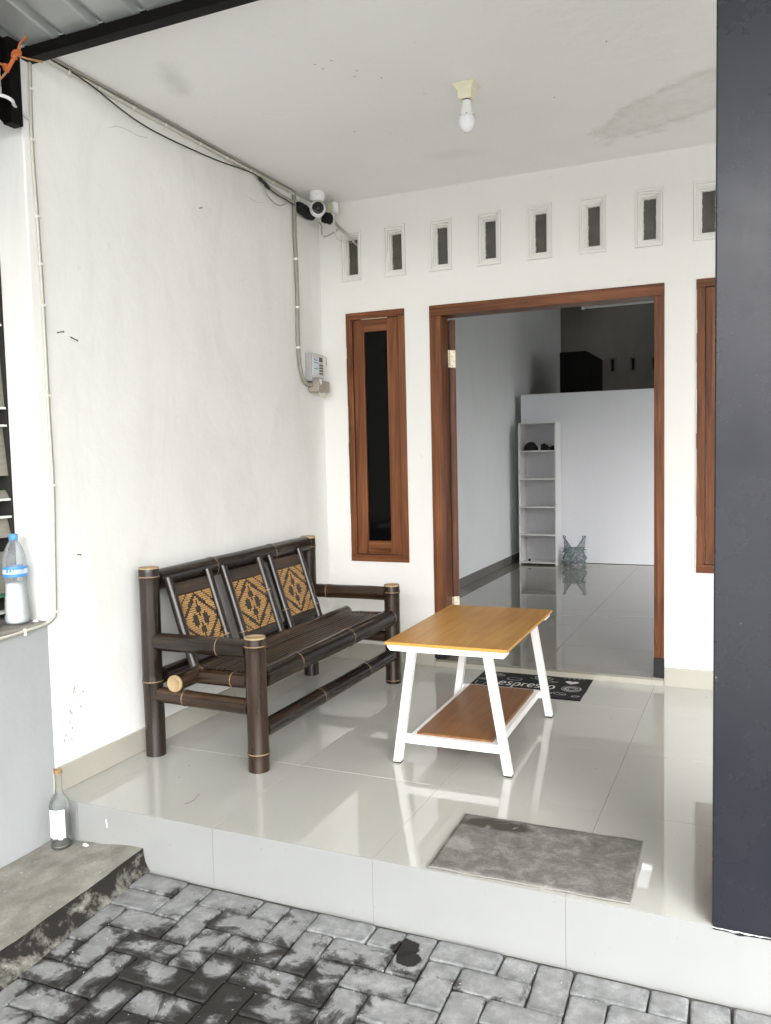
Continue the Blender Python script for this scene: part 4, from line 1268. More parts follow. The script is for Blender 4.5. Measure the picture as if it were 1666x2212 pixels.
# cup and saucer
def cup(cx, cy, k):
    doodle(arc(cx, cy, .050 * k, .022 * k, 0, 360, 24)); doodle(arc(cx, cy - .004, .036 * k, .014 * k, 0, 360, 18))
    doodle(arc(cx, cy - .012 * k, .048 * k, .040 * k, 180, 360, 16)); doodle(arc(cx, cy - .035 * k, .072 * k, .022 * k, 170, 380, 18))
    doodle(arc(cx + .055 * k, cy - .018 * k, .016 * k, .015 * k, -90, 120, 10))
cup(1.350, -0.070, 0.85); cup(1.085, -0.080, 0.80)
doodle(arc(1.212, -0.148, .040, .024, 0, 360, 22)); doodle(arc(1.212, -0.158, .040, .022, 180, 360, 12))
doodle(arc(1.070, -0.195, .050, .015, 0, 360, 22)); doodle(arc(1.070, -0.195, .036, .008, 0, 360, 18))
doodle(smooth_path([(1.030, -.24), (1.035, -.30), (1.075, -.315), (1.085, -.27), (1.11, -.255), (1.135, -.29), (1.12, -.33)], 4))
doodle(smooth_path([(1.035, -.33), (1.08, -.37), (1.14, -.36), (1.19, -.385)], 4)); bean(1.25, -.375, .03, .017, .4); bean(1.33, -.365, .024, .015, -.5)
bean(1.40, -.39, .02, .013, .1)

db = MB(); rr = random.Random(31)
for i in range(46):
    x_, y_ = rr.uniform(0.1, 2.28), rr.uniform(-2.25, -0.1)
    if 1.45 < x_ < 2.15 and y_ < -1.83: continue
    q = rr.uniform(.0006, .0018)
    db.hexa([(x_ - q, y_ - q, .0006), (x_ + q, y_ - q, .0006), (x_ + q, y_ + q, .0006), (x_ - q, y_ + q, .0006), (x_ - q * .5, y_ - q * .5, .0006 + q), (x_ + q * .5, y_ - q * .5, .0006 + q), (x_ + q * .5, y_ + q * .5, .0006 + q), (x_ - q * .5, y_ + q * .5, .0006 + q)])
db.tube(smooth_path([(0.520, -2.055, .0014), (0.524, -2.085, .0014), (0.534, -2.105, .0014), (0.530, -2.135, .0014), (0.522, -2.150, .0014)], 5), 0.0006, 5)
db.build("floor_crumbs", NAIL, porch, kind='stuff')
# ================================================================ CEILING LAMP
lx_, ly_ = 1.322, -1.185
lamp = thing("ceiling_bulb", "unlit white bulb in a cream square holder under the porch ceiling", "light bulb", (lx_, ly_, HC))
ho = MB()
def sq(h, z): return [(lx_ - h, ly_ - h, z), (lx_ + h, ly_ - h, z), (lx_ + h, ly_ + h, z), (lx_ - h, ly_ + h, z)]
Lq = [sq(.046, HC - .0005), sq(.046, HC - .006), sq(.038, HC - .013), sq(.036, HC - .020), sq(.030, HC - .027), sq(.028, HC - .060)]
vs = sum(Lq, []); fs = []
for i in range(5):
    for q in range(4): fs.append((i * 4 + q, i * 4 + (q + 1) % 4, (i + 1) * 4 + (q + 1) % 4, (i + 1) * 4 + q))
fs.append((23, 22, 21, 20)); fs.append((0, 1, 2, 3))
ho.add(vs, fs).build("holder", CREAM, lamp, bevel=0.002)
MB().lathe([(.019, HC - .0605), (.0195, HC - .0635)], 20, (lx_, ly_, 0)).build("socket_gap", CAM_BLACK, lamp)
MB().lathe([(.0178, HC - .061), (.0182, HC - .078), (.0205, HC - .095), (.0262, HC - .120), (.0300, HC - .1235)], 24, (lx_, ly_, 0)).build("bulb_body", BULB_B, lamp)
MB().lathe([(.0300, HC - .1238), (.0335, HC - .128), (.0345, HC - .140), (.0325, HC - .158), (.0262, HC - .174), (.0150, HC - .185), (.0006, HC - .1885)], 24, (lx_, ly_, 0)).build("bulb_dome", BULB_W, lamp)
b = MB()
for a in (0.2, 1.4, 2.6, 3.8, 5.0):
    b.box(lx_ + .0268 * math.cos(a) - .003, lx_ + .0268 * math.cos(a) + .003, ly_ + .0268 * math.sin(a) - .0022, ly_ + .0268 * math.sin(a) + .0022, HC - .1216, HC - .1200)
b.build("cooling_slots", CAM_BLACK, lamp, kind='stuff')

# ================================================================ CCTV
cx, cy = 0.122, -0.25
cc = thing("security_camera", "white round security camera hanging from the ceiling in the wall corner", "camera", (cx, cy, HC))
MB().lathe([(.036, HC - .0005), (.041, HC - .006), (.043, HC - .030), (.041, HC - .044), (.034, HC - .052)], 28, (cx, cy, 0), close=True).build("base", CAM_WHITE, cc)
hd = Vector((cx, cy, 2.652)); look = Vector((0.55, -0.83, -0.06)).normalized()
prof = [(0.0005, -.044)] + [(.0455 * math.sin(a), -.0455 * math.cos(a)) for a in [0.25 + i * (2.42 - .25) / 14 for i in range(15)]]
head = MB().lathe(prof, 28, hd, look).build("head", CAM_WHITE, cc)
MB().lathe([(.0005, .0385), (.024, .0385), (.0320, .0375), (.0335, .0325)], 28, hd, look).build("lens_face", CAM_BLACK, cc)
MB().lathe([(.0005, .0405), (.006, .0403), (.009, .0388)], 16, hd, look).build("lens", CAM_BLACK, cc)
MB().box(cx + .018, cx + .034, cy - .0425, cy - .0405, HC - .0285, HC - .0245).build("slot", METER_L, cc)
# adapters and taped cable bundle
ad = thing("power_adapter", "cream power adapter plugged in beside the white camera", "adapter", (0.12, -0.05, 2.7))
MB().box(0.098, 0.145, -0.075, -0.03, 2.672, 2.738).build("adapter_body", CREAM, ad, bevel=0.006)
MB().box(0.145, 0.166, -0.115, -0.07, 2.668, 2.726).build("plug", CAM_WHITE, ad, bevel=0.004)
MB().tube(smooth_path([(0.156, -0.105, 2.668), (0.154, -0.11, 2.64), (0.150, -0.11, 2.612), (.146, -.1, 2.595)], 5), 0.0028, 8).build("cord", CAM_WHITE, ad)
def lump(name, pts, rad, m, label, cat, seed, n=14):
    P = smooth_path(pts, 6); m_ = len(P)
    b = MB(); vs = []; fs = []
    for i, p in enumerate(P):
        t_ = i / (m_ - 1)
        tt = (P[min(i + 1, m_ - 1)] - P[max(i - 1, 0)]).normalized()
        uu = tt.orthogonal().normalized(); ww = tt.cross(uu)
        rr = rad * max(0.12, math.sin(PI * min(1, max(0, 0.06 + .88 * t_))) ** 0.4)
        for k in range(n):
            a = 2 * PI * k / n
            q = rr * (1 + 0.30 * noise.noise((t_ * 9 + seed, math.cos(a) * 1.6, math.sin(a) * 1.6)))
            vs.append(p + (uu * math.cos(a) + ww * math.sin(a)) * q)
    for i in range(m_ - 1):
        for k in range(n): fs.append((i * n + k, i * n + (k + 1) % n, (i + 1) * n + (k + 1) % n, (i + 1) * n + k))
    b.add(vs, fs, True); b.add(vs[:n], [tuple(range(n))]); b.add(vs[-n:], [tuple(range(n))])
    return b.build(name, m, None, label=label, cat=cat)
lump("cable_bundle", [(0.028, -0.318, 2.672), (0.033, -0.27, 2.660), (0.038, -0.21, 2.648), (0.045, -0.16, 2.636)], 0.032, FOAM_BK,
     "lumpy black taped cable bundle on the wall left of the white camera", "cables", 2)
lump("cable_bundle", [(0.100, -0.150, 2.640), (0.122, -0.13, 2.628), (0.143, -0.11, 2.630)], 0.034, FOAM_BK,
     "black taped cable bundle hanging below and right of the white camera", "cables", 6)

# ================================================================ CONDUITS AND CABLES
cd = thing("conduit_pipe", "grey conduit pipe running down the wall corner into the electricity meter", "pipe", (0.012, -0.33, 1.7))
pth = [(0.013, -0.322, HC - .002), (0.013, -0.324, 2.5), (0.013, -0.318, 2.2), (0.013, -0.326, 1.95), (0.013, -0.322, 1.84), (0.013, -0.308, 1.755), (0.014, -0.278, 1.695), (0.018, -0.245, 1.672), (0.026, -0.205, 1.668)]
MB().tube(smooth_path(pth, 6), 0.0118, 12).build("pipe", PVC_GREY, cd)
for z, y in ((2.37, -0.321), (2.10, -0.321), (1.872, -0.324)):
    MB().lathe([(.0130, -.006), (.0140, -.004), (.0140, .004), (.0130, .006)], 14, (0.013, y, z)).build("saddle_clip", CLIP_WHITE, cd)
    MB().box(0.0, 0.008, y + .012, y + .030, z - .004, z + .004).build("saddle_clip", CLIP_WHITE, cd)
cp = thing("ceiling_conduit", "pair of white pipes clipped along the top edge of the side wall", "pipe", (0.01, -1.2, 2.73))
MB().tube(smooth_path([(0.011, -2.16, 2.735), (0.011, -1.90, 2.732), (0.011, -1.50, 2.729), (0.011, -1.0, 2.731), (0.011, -0.36, 2.735)], 6), 0.0085, 10).build("pipe", PVC_WHITE, cp)
MB().tube(smooth_path([(0.026, -2.16, 2.7415), (0.025, -1.9, 2.7412), (0.029, -1.45, 2.7412), (0.025, -0.9, 2.7412), (0.024, -0.35, 2.7412)], 6), 0.0050, 8).build("pipe", PVC_GREY, cp)
for y in (-2.02, -1.86, -1.66, -1.45, -1.2, -0.98, -0.77, -0.55, -0.38):
    z = 2.7325 if y < -1.7 or y > -1.2 else 2.7295
    MB().lathe([(.0095, -.005), (.0108, -.003), (.0108, .003), (.0095, .005)], 12, (0.011, y, z), (0, 1, 0)).build("clip", CLIP_WHITE, cp)
    MB().box(0.0, 0.006, y - .003, y + .003, z - .020, z - .008).build("clip", CLIP_WHITE, cp)
o = MB().tube(smooth_path([(0.018, -2.15, 2.738), (0.018, -2.0, 2.732), (0.020, -1.893, 2.719), (0.016, -1.767, 2.697), (0.010, -1.631, 2.682), (0.008, -1.484, 2.678), (0.008, -1.27, 2.684), (0.010, -1.032, 2.697), (0.014, -0.766, 2.722), (0.016, -0.68, 2.712), (0.016, -0.55, 2.680), (0.018, -0.42, 2.672), (0.02, -0.31, 2.668)], 6), 0.0032, 8).build(
    "black_cable", CABLE_BK, None, label="thin black cable sagging below the white pipes on the side wall", cat="cable")
bj = thing("cable_joint", "black taped cable joint with loose grey loop under the white pipes", "cable joint", (0.02, -0.62, 2.7))
MB().tube(smooth_path([(0.016, -0.70, 2.717), (0.018, -0.66, 2.706), (0.018, -0.62, 2.694), (.018, -.585, 2.684)], 5), [0.004, .006, .009, .010, .009, .0075, .009, .011, .011, .011, .010, .009, .009, .008, .006, .004][:16], 10).build("taped_joint", CABLE_BK, bj)
for off in (0, .008, -.007):
    MB().tube(smooth_path([(0.013, -0.72, 2.722), (0.013, -0.60, 2.700 + off), (0.014, -0.46, 2.684 + off), (0.015, -0.34, 2.682 + off), (0.03, -0.24, 2.672 + off)], 6), 0.0036, 7).build("wire", CABLE_GY, bj)
MB().tube(smooth_path([(0.016, -0.655, 2.705), (0.018, -0.635, 2.66), (0.02, -0.57, 2.626), (0.02, -0.50, 2.622), (0.018, -0.43, 2.648), (0.016, -0.37, 2.680)], 6), 0.0036, 7).build("wire", CABLE_GY, bj)
MB().tube(smooth_path([(0.012, -0.36, 2.735), (0.018, -0.31, 2.722), (0.024, -0.26, 2.695), (0.03, -0.23, 2.672)], 6), 0.0058, 8).build("wire", CLIP_WHITE, bj)
vw = thing("vent_wires", "grey wires looping from the camera corner into the first vent", "wires", (0.15, -0.02, 2.55))
for off, rr in ((0, .0042), (0.009, .0036), (-0.008, .0036)):
    MB().tube(smooth_path([(0.145, -0.075, 2.612 + off), (0.150, -0.045, 2.598 + off), (0.162, -0.022, 2.582 + off), (0.188, -0.016, 2.556 + off), (0.215, -0.010, 2.526 + off * .7), (0.228, 0.03, 2.500 + off * .5), (0.230, 0.048, 2.495)], 6), rr, 8).build("wire", CABLE_GY, vw)
MB().tube(smooth_path([(0.05, -0.10, 2.625), (0.030, -0.03, 2.62), (0.018, -0.012, 2.595), (0.026, -0.010, 2.567), (0.055, -0.010, 2.564), (0.09, -0.010, 2.576), (0.125, -0.012, 2.590), (.15, -.02, 2.592)], 6), 0.0040, 8).build("wire", CABLE_GY, vw)
MB().tube(smooth_path([(0.10, -0.008, 2.575), (0.13, -0.008, 2.535), (0.18, -0.008, 2.510), (0.222, -0.006, 2.505)], 6), 0.0012, 6).build("thin_wire", CABLE_GY, vw)
for p in ((0.026, -0.008, 2.566), (0.110, -0.008, 2.583)):
    MB().box(p[0] - .006, p[0] + .006, -0.016, -0.0003, p[2] - .006, p[2] + .006).build("clip", CLIP_WHITE, vw, bevel=0.002)

# wires down the side wall corner and along the sill
sw = thing("side_wires", "pair of pale wires running down the side wall corner and along the sill", "wires", (0, -2.2, 1.6))
for off in (0.0, 0.007):
    P = [(0.0065, -2.203 + off, 2.742), (0.0065, -2.205 + off, 2.66), (0.0065, -2.212 + off, 2.42), (0.0065, -2.205 + off, 2.15), (0.0065, -2.198 + off, 1.83), (0.0065, -2.197 + off, 1.45), (0.0065, -2.194 + off, 1.17), (0.0065, -2.205 + off, 0.9), (0.0065, -2.214 + off, 0.70),
         (0.0065, -2.222 + off * .3, 0.672 - off), (0.0075, -2.26, 0.655 - off * .9), (0.0078, -2.34, 0.649 - off), (0.0078, -2.48, 0.643 - off), (0.0078, -2.8, 0.640 - off), (0.0078, -3.4, 0.640 - off)]
    MB().tube(smooth_path(P, 5), 0.0048 if off == 0 else 0.0034, 8).build("wire", PVC_WHITE if off == 0 else PVC_GREY, sw)
for z, y in ((2.60, -2.206), (2.42, -2.21), (2.15, -2.203), (1.98, -2.2), (1.83, -2.196), (1.5, -2.196), (1.165, -2.192), (0.69, -2.212)):
    MB().box(0.0005, 0.0125, y - .008, y + .016, z - .0045, z + .0045).build("clip", CLIP_WHITE, sw, bevel=0.002)
for y in (-2.36, -2.6, -3.0):
    MB().box(0.0035, 0.0135, y - .005, y + .005, 0.630, 0.656).build("clip", CLIP_WHITE, sw, bevel=0.002)

# ================================================================ ELECTRICITY METER
me_ = thing("electricity_meter", "grey electricity meter with tan lower cover mounted in the wall corner", "meter", (0.04, -0.15, 1.66))
MB().box(0.0006, 0.040, -0.228, -0.075, 1.690, 1.852).build("housing", METER_C, me_, bevel=0.004)
MB().box(0.0402, 0.046, -0.218, -0.085, 1.712, 1.846).build("front_plate", METER_L, me_, bevel=0.003)
MB().box(0.0462, 0.0475, -0.210, -0.150, 1.735, 1.825).build("sticker", LBL_WHITE, me_)
MB().box(0.0462, 0.0478, -0.140, -0.100, 1.806, 1.832).build("display", METER_D, me_)
b = MB()
for r_ in range(4):
    for q in range(3): b.box(0.0462, 0.0485, -0.140 + q * .016, -0.129 + q * .016, 1.732 + r_ * .016, 1.742 + r_ * .016)
b.build("keypad", METER_D, me_, kind='stuff')
b = MB()
for z in (1.81, 1.795, 1.76): b.box(0.0476, 0.0481, -0.205, -0.165 + (z % .01), z, z + .004)
b.box(0.0476, 0.0482, -0.203, -0.195, 1.815, 1.823)
b.build("sticker_print", METER_D, me_, kind='stuff')
MB().box(0.0006, 0.030, -0.226, -0.165, 1.660, 1.689).build("terminal", METER_D, me_)
MB().box(0.0006, 0.072, -0.200, -0.060, 1.628, 1.694).build("lower_cover", METER_T, me_, bevel=0.005)
MB().box(0.0722, 0.074, -0.120, -0.080, 1.640, 1.672).build("cover_plate", METER_T, me_, bevel=0.001)
MB().add([(0.0726, -0.198, 1.700), (0.0726, -0.162, 1.700), (0.0726, -0.164, 1.668), (0.0726, -0.185, 1.672)], [(0, 1, 2, 3)]).build("paper_tag", PAPER_W, me_)
MB().tube(smooth_path([(0.045, -0.145, 1.630), (0.05, -0.14, 1.608), (0.055, -0.12, 1.598), (0.055, -0.095, 1.604), (0.05, -0.085, 1.629)], 6), 0.0042, 8).build("cable_loop", CREAM, me_)
MB().tube(smooth_path([(0.046, -0.09, 1.842), (0.05, -0.062, 1.838), (0.05, -0.055, 1.815), (0.05, -0.05, 1.79)], 5), 0.0016, 6).build("seal_wire", METER_D, me_)

# ================================================================ NAILS
nl = ["black nail sticking out of the side wall, nearer the corner wires", "black nail drooping out of the side wall, second from the corner wires",
      "small nail high on the side wall below the sagging black cable", "small nail low on the side wall left above the bench"]
for (y, z, d, L), lb in zip(((-2.13, 1.739, (0.5, 0.75, 0.18), .026), (-2.062, 1.732, (0.6, 0.45, -0.42), .030), (-1.204, 2.432, (.9, .3, .1), .014), (-2.082, .891, (.7, .6, -.1), .015)), nl):
    d = Vector(d).normalized(); p = Vector((-0.002, y, z))
    b = MB().tube([p, p + d * L], 0.0021, 8)
    b.lathe([(.0042, 0), (.0042, .0016)], 8, p + d * L, d, close=True)
    b.build("nail", NAIL, None, label=lb, cat="nail", group="nails in the side wall")

# ================================================================ ROPE AT THE BRACKET
rp = thing("orange_rope", "orange plastic rope knotted round the steel bracket under the canopy", "rope", (0.09, -2.34, 2.64))
yr = -2.345
def rope_part(name, pts, r, m=ORANGE):
    P = smooth_path(pts, 7); r *= 0.78
    MB().tube(P, [r * (1 + .10 * math.sin(i * 1.9)) for i in range(len(P))], 8).build(name, m, rp)
rope_part("strand", [(0.115, yr + .03, 2.71), (0.114, yr, 2.675), (0.112, yr - .01, 2.640)], 0.0048)
rope_part("knot", [(0.104, yr - .012, 2.640), (0.112, yr - .024, 2.628), (0.122, yr - .012, 2.634), (0.116, yr - .006, 2.646), (0.104, yr - .018, 2.642), (0.106, yr - .026, 2.622), (0.118, yr - .02, 2.618)], 0.0080)
rope_part("strand", [(0.108, yr - .018, 2.628), (0.090, yr - .024, 2.600), (0.078, yr - .022, 2.592), (0.068, yr - .02, 2.588)], 0.0085)
rope_part("knot", [(0.082, yr - .028, 2.598), (0.066, yr - .03, 2.602), (0.062, yr - .02, 2.590), (0.074, yr - .022, 2.584), (0.080, yr - .03, 2.592)], 0.0070)
rope_part("strand", [(0.066, yr - .02, 2.600), (0.03, yr - .03, 2.622), (-0.02, yr - .05, 2.650), (-0.06, yr - .07, 2.665)], 0.0050, ROPE_TAN)
rope_part("strand", [(0.074, yr - .02, 2.588), (0.045, yr - .03, 2.560), (0.0, yr - .05, 2.535), (-0.05, yr - .07, 2.50)], 0.0050, ROPE_TAN)
rope_part("strand", [(0.116, yr - .012, 2.630), (0.135, yr + .01, 2.625), (0.15, yr + .06, 2.632)], 0.0046, ROPE_TAN)
MB().tube(smooth_path([(0.006, -2.22, 2.49), (0.03, -2.30, 2.497), (0.052, -2.335, 2.503), (0.03, -2.36, 2.515), (-0.03, -2.42, 2.520), (-0.10, -2.5, 2.52)], 7), 0.0062, 8).build("white_cord", ROPE_W, None,
    label="white cord strung from the corner wires past the black bracket", cat="cord")

# ================================================================ BOTTLES
wb = thing("water_bottle", "large clear water bottle with blue label and cap on the sill", "bottle", (-0.072, -2.312, 0.662))
bx_, by_, bz_ = -0.072, -2.318, 0.663
prof = [(.030, .000), (.040, .003), (.0432, .012), (.0435, .028), (.0415, .034), (.0430, .040), (.0432, .055), (.0415, .060), (.0420, .078), (.0400, .084), (.0398, .100), (.0378, .106), (.0378, .124), (.0368, .130), (.0372, .142), (.0385, .150), (.0400, .158), (.0412, .166),
        (.0412, .172), (.0420, .175), (.0420, .213), (.0412, .216), (.0418, .224), (.0405, .238), (.0370, .256), (.0310, .276), (.0225, .294), (.0150, .304), (.0138, .312)]
MB().lathe(prof, 32, (bx_, by_, bz_)).build("bottle_body", PET, wb)
fill = [(.0005, .002)] + [(r - .0018, h + (.002 if i == 0 else 0)) for i, (r, h) in enumerate(prof[:16])] + [(.0005, .150)]
MB().lathe(fill, 28, (bx_, by_, bz_)).build("white_contents", LIQ_WHITE, wb)
MB().lathe([(.0425, .1755), (.0427, .1757), (.0427, .186), (.0425, .186)], 32, (bx_, by_, bz_)).build("label_band", LBL_BLUE, wb)
MB().lathe([(.0425, .186), (.0427, .1862), (.0427, .2030), (.0425, .2032)], 32, (bx_, by_, bz_)).build("label_band", LBL_WHITE, wb)
MB().lathe([(.0425, .2032), (.0427, .2034), (.0427, .2125), (.0425, .2127)], 32, (bx_, by_, bz_)).build("label_band", LBL_BLUE, wb)
def wrap(r, a0, a1, z0, z1, m, name, parent, c, n=8, wob=0.0):
    vs = []; fs = []
    for i in range(n + 1):
        a = a0 + (a1 - a0) * i / n
        w = wob * noise.noise((i * .8, 3.3, z0 * 10))
        vs += [(c[0] + r * math.cos(a), c[1] + r * math.sin(a), c[2] + z0 + w), (c[0] + r * math.cos(a), c[1] + r * math.sin(a), c[2] + z1)]
    for i in range(n): fs.append((2 * i, 2 * i + 2, 2 * i + 3, 2 * i + 1))
    return MB().add(vs, fs, True).build(name, m, parent)
av = math.atan2(-4.546 - by_, 2.414 - bx_)          # bearing towards the yard
for z0, z1, a0, a1, m in ((.2000, .2018, .05, .75, LBL_INK), (.1955, .1967, .1, .75, LBL_BLUE), (.1915, .1926, .05, .7, LBL_INK), (.1880, .1890, .1, .7, LBL_BLUE), (.1885, .2015, -.26, -.20, LBL_INK), (.192, .2035, -.75, -.55, LBL_BLUE), (.195, .2035, -.45, -.3, LBL_BLUE), (.197, .2035, -.15, -.05, LBL_BLUE)):
    wrap(.0430, av + a0, av + a1, z0, z1, m, "label_print", wb, (bx_, by_, bz_))
MB().lathe([(.0150, .308), (.0160, .309), (.0162, .328), (.0150, .3305), (.0005, .331)], 24, (bx_, by_, bz_)).build("cap", CAP_BLUE, wb)

gb = thing("glass_bottle", "empty clear glass bottle with blank white label on the concrete ledge", "bottle", (0.103, -2.335, -0.153))
gx, gy, gz = 0.103, -2.332, -0.1505
prof = [(.022, .006), (.030, .000), (.0350, .003), (.0370, .012), (.0370, .150), (.0362, .160), (.0325, .173), (.0225, .188), (.0150, .203), (.0125, .222), (.0118, .262), (.0122, .272), (.0142, .276), (.0142, .284), (.0134, .286)]
MB().lathe(prof, 32, (gx, gy, gz)).build("bottle_glass", GLASS_BT, gb)
MB().lathe([(.0005, .010), (.022, .009), (.033, .006), (.0350, .010), (.0352, .016), (.020, .013), (.0005, .016)], 28, (gx, gy, gz)).build("bottle_base", plain("thick_glass_base", (0.12, 0.115, 0.10), 0.1, 0.7), gb)
for z in (.274, .280, .286):
    MB().lathe([(.0142, z), (.0158, z + .001), (.0158, z + .003), (.0142, z + .004)], 24, (gx, gy, gz)).build("screw_thread", plain("bronze_ring", (0.36, 0.22, 0.10), 0.35, metal=0.3), gb)
av2 = math.atan2(-4.546 - gy, 2.414 - gx)
wrap(.0374, av2 - 1.25, av2 + 0.42, .044, .150, PAPER_W, "paper_label", gb, (gx, gy, gz), 18, 0.010)

# small chips of plaster
for (x, y, z), lb in (((-0.032, -2.272, 0.662), "white plaster crumb on the sill beside the water bottle"), ((0.205, -2.318, -0.135), "white paint flake on the concrete ledge right of the glass bottle")):
    b = MB().hexa([(x - .010, y - .006, z), (x + .009, y - .007, z), (x + .012, y + .004, z), (x - .008, y + .006, z), (x - .007, y - .003, z + .007), (x + .005, y - .004, z + .005), (x + .006, y + .002, z + .006), (x - .005, y + .003, z + .008)])
    b.build("plaster_crumb", CHIP_W, None, label=lb, cat="crumb")
# black lid at the very left of the sill
MB().lathe([(.0005, .026), (.02, .025), (.038, .018), (.046, .006), (.047, 0)], 20, (-0.110, -2.425, 0.663)).build("round_lid", CAM_BLACK, None, label="black round dish lying on the sill left of the water bottle", cat="lid")

# ================================================================ INTERIOR THINGS
sh = thing("shelf_rack", "narrow white five tier open shelf rack in front of the partition", "shelf", (0.31, 4.2, ZI))
SX0, SX1, SY0, SY1 = 0.112, 0.512, 4.115, 4.365
ST = 1.545
th = 0.015
MB().box(SX0, SX0 + th, SY0, SY1, ZI + .0005, ST).build("side_panel", SHELF_W, sh, bevel=0.001)
MB().box(SX1 - th, SX1, SY0, SY1, ZI + .0005, ST).build("side_panel", SHELF_W, sh, bevel=0.001)
MB().box(SX0 + th, SX1 - th, SY1 - .006, SY1 - .001, ZI + .03, ST - .002).build("back_panel", SHELF_B, sh)
for k in range(6):
    z = ZI + 0.018 + k * (ST - ZI - 0.030) / 5
    MB().box(SX0 + th + .0004, SX1 - th - .0004, SY0 + .001, SY1 - .007, z, z + th * .9).build("shelf_board", SHELF_W, sh, bevel=0.001)
zt = ZI + 0.018 + 4 * (ST - ZI - 0.030) / 5 + th * .9
def blob_mesh(c, rx, ry, rz, seed, rough=.25, n=18, m=10):
    vs = []; fs = []
    for j in range(m + 1):
        a = PI * j / m / 2
        for k in range(n):
            q = 2 * PI * k / n
            s = 1 + rough * noise.noise((math.cos(q) * 1.5 + seed, math.sin(q) * 1.5, a * 2))
            vs.append((c[0] + rx * s * math.cos(q) * math.cos(a), c[1] + ry * s * math.sin(q) * math.cos(a), c[2] + rz * s * math.sin(a)))
    for j in range(m):
        for k in range(n): fs.append((j * n + k, j * n + (k + 1) % n, (j + 1) * n + (k + 1) % n, (j + 1) * n + k))
    return MB().add(vs, fs, True)
blob_mesh((0.225, 4.22, zt + .0005), .078, .075, .090, 1, .08).build("round_hat", BLACK_CL, None, label="rounded black hat on the top level of the shelf rack", cat="hat")
cr = blob_mesh((0.375, 4.20, zt + .0005), .050, .05, .062, 5, .6).build("black_strap", BLACK_CL, None, label="crumpled black strap beside the hat on the shelf rack", cat="strap")
blob_mesh((0.452, 4.20, zt + .0005), .040, .05, .042, 9, .6).build("black_pouch", BLACK_CL, None, label="small flat black pouch at the right end of the rack shelf", cat="pouch")
MB().box(0.313, 0.338, 4.17, 4.19, zt + .0005, zt + .055).build("grey_box", METER_L, None, label="tiny pale box between the hat and strap on the rack", cat="box")
blob_mesh((0.20, 4.20, ZI + .018 + th), .016, .012, .02, 3, .5).build("black_figure", BLACK_CL, None, label="tiny black object on the bottom level of the shelf rack", cat="trinket")

bag = thing("plastic_bag", "thin bluish plastic carrier bag standing by the shelf rack", "bag", (0.675, 4.2, ZI))
def bag_body():
    n, m = 36, 18; vs = []; fs = []
    for j in range(m + 1):
        t_ = j / m
        z = ZI + .001 + 0.19 * t_
        rx = 0.122 * (0.92 + .10 * math.sin(PI * min(1, t_ * 1.6)) - .10 * t_); ry = 0.075 * (1 - .45 * t_)
        for k in range(n):
            a = 2 * PI * k / n
            s = 1 + 0.16 * noise.noise((math.cos(a) * 2.2, math.sin(a) * 2.2, t_ * 5.5)) + .09 * noise.noise((math.cos(a) * 6, math.sin(a) * 6, t_ * 11))
            vs.append((0.675 + rx * s * math.cos(a), 4.22 + ry * s * math.sin(a), z + .012 * noise.noise((a * 2, t_ * 6, 1)) * t_))
    for j in range(m):
        for k in range(n): fs.append((j * n + k, j * n + (k + 1) % n, (j + 1) * n + (k + 1) % n, (j + 1) * n + k))
    return MB().add(vs, fs, True)
bag_body().build("bag_body", BAG, bag)
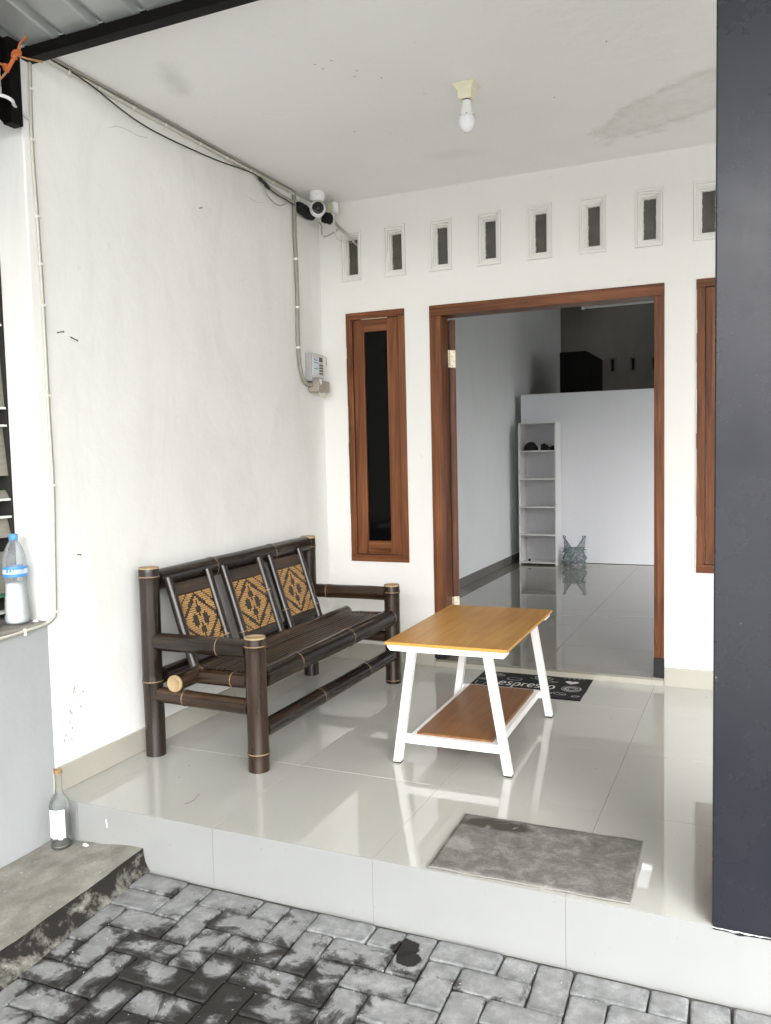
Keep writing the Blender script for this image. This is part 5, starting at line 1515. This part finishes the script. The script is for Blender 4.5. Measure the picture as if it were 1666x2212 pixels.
for sgn in (-1, 1):
    P = [(0.675 + sgn * .020, 4.20, ZI + .175), (0.675 + sgn * .060, 4.20, ZI + .235), (0.675 + sgn * .100, 4.205, ZI + .290), (0.675 + sgn * .118, 4.21, ZI + .310)]
    Q = [(0.675 + sgn * .112, 4.23, ZI + .18), (0.675 + sgn * .112, 4.235, ZI + .235), (0.675 + sgn * .118, 4.23, ZI + .285), (0.675 + sgn * .124, 4.22, ZI + .310)]
    Pp, Qq = smooth_path(P, 6), smooth_path(Q, 6)
    vs = []; fs = []
    for i in range(len(Pp)):
        for f in range(5):
            v = Pp[i].lerp(Qq[i], f / 4); v.y += .012 * math.sin(f * 2.2 + i * .6) * (1 - i / len(Pp))
            vs.append(v)
    for i in range(len(Pp) - 1):
        for f in range(4): fs.append((i * 5 + f, i * 5 + f + 1, (i + 1) * 5 + f + 1, (i + 1) * 5 + f))
    MB().add(vs, fs, True).build("handle", BAG, bag)
    MB().tube(Pp, .0042, 6).build("handle_trim", BAG_DK, bag)
    MB().tube(smooth_path([P[3], (P[3][0] - sgn * .03, 4.20, ZI + .305), (P[3][0] - sgn * .022, 4.2, ZI + .285), P[2]], 4), .0045, 6).build("handle_trim", BAG_DK, bag)
b = MB(); rr = random.Random(5)
for i in range(44):
    a = PI + rr.uniform(.15, PI - .15); t_ = rr.random()
    z = ZI + .03 + .15 * t_
    cx_, cy_ = 0.675 + .118 * math.cos(a), 4.215 + .080 * math.sin(a)
    w_ = rr.uniform(.006, .018)
    b.hexa([(cx_ - w_, cy_ - .006, z), (cx_ + w_, cy_ - .007, z + .002), (cx_ + w_, cy_ + .001, z + .002), (cx_ - w_, cy_, z), (cx_ - w_ * .7, cy_ - .006, z + .006), (cx_ + w_ * .8, cy_ - .007, z + .007), (cx_ + w_ * .8, cy_, z + .007), (cx_ - w_ * .7, cy_, z + .006)])
b.build("dark_print", BAG_DK, bag, kind='stuff')

cab = thing("tall_cabinet", "tall black cabinet behind the partition in the dark rear room", "cabinet", (0.55, 5.3, ZI))
MB().box(0.400, 0.690, 4.86, 5.95, ZI + .0005, 2.335).build("carcass", DARKWOOD, cab, bevel=0.004)
MB().box(0.404, 0.686, 4.842, 4.858, ZI + .06, 2.32).build("cabinet_door", DARKWOOD, cab, bevel=0.003)
MB().lathe([(.008, 0), (.009, .012)], 12, (0.66, 4.840, 1.15), (0, -1, 0), close=True).build("knob", BRASS, cab)
tl = thing("tube_lamp", "unlit ceiling batten lamp seen inside just under the door head", "lamp", (1.25, 3.36, 2.6))
MB().box(0.925, 1.70, 3.33, 3.40, 2.572, 2.618).build("housing", SHELF_W, tl, bevel=0.004)
MB().tube([(0.95, 3.365, 2.560), (1.68, 3.365, 2.560)], 0.013, 12).build("tube", plain("grey_tube", (0.5, 0.52, 0.52), 0.3), tl)
for xx in (0.94, 1.69):
    MB().box(xx - .012, xx + .012, 3.348, 3.382, 2.545, 2.5718).build("end_holder", SHELF_W, tl)
MB().box(1.29, 1.31, 3.355, 3.375, 2.6182, 3.899).build("hanger_rod", SHELF_W, tl)
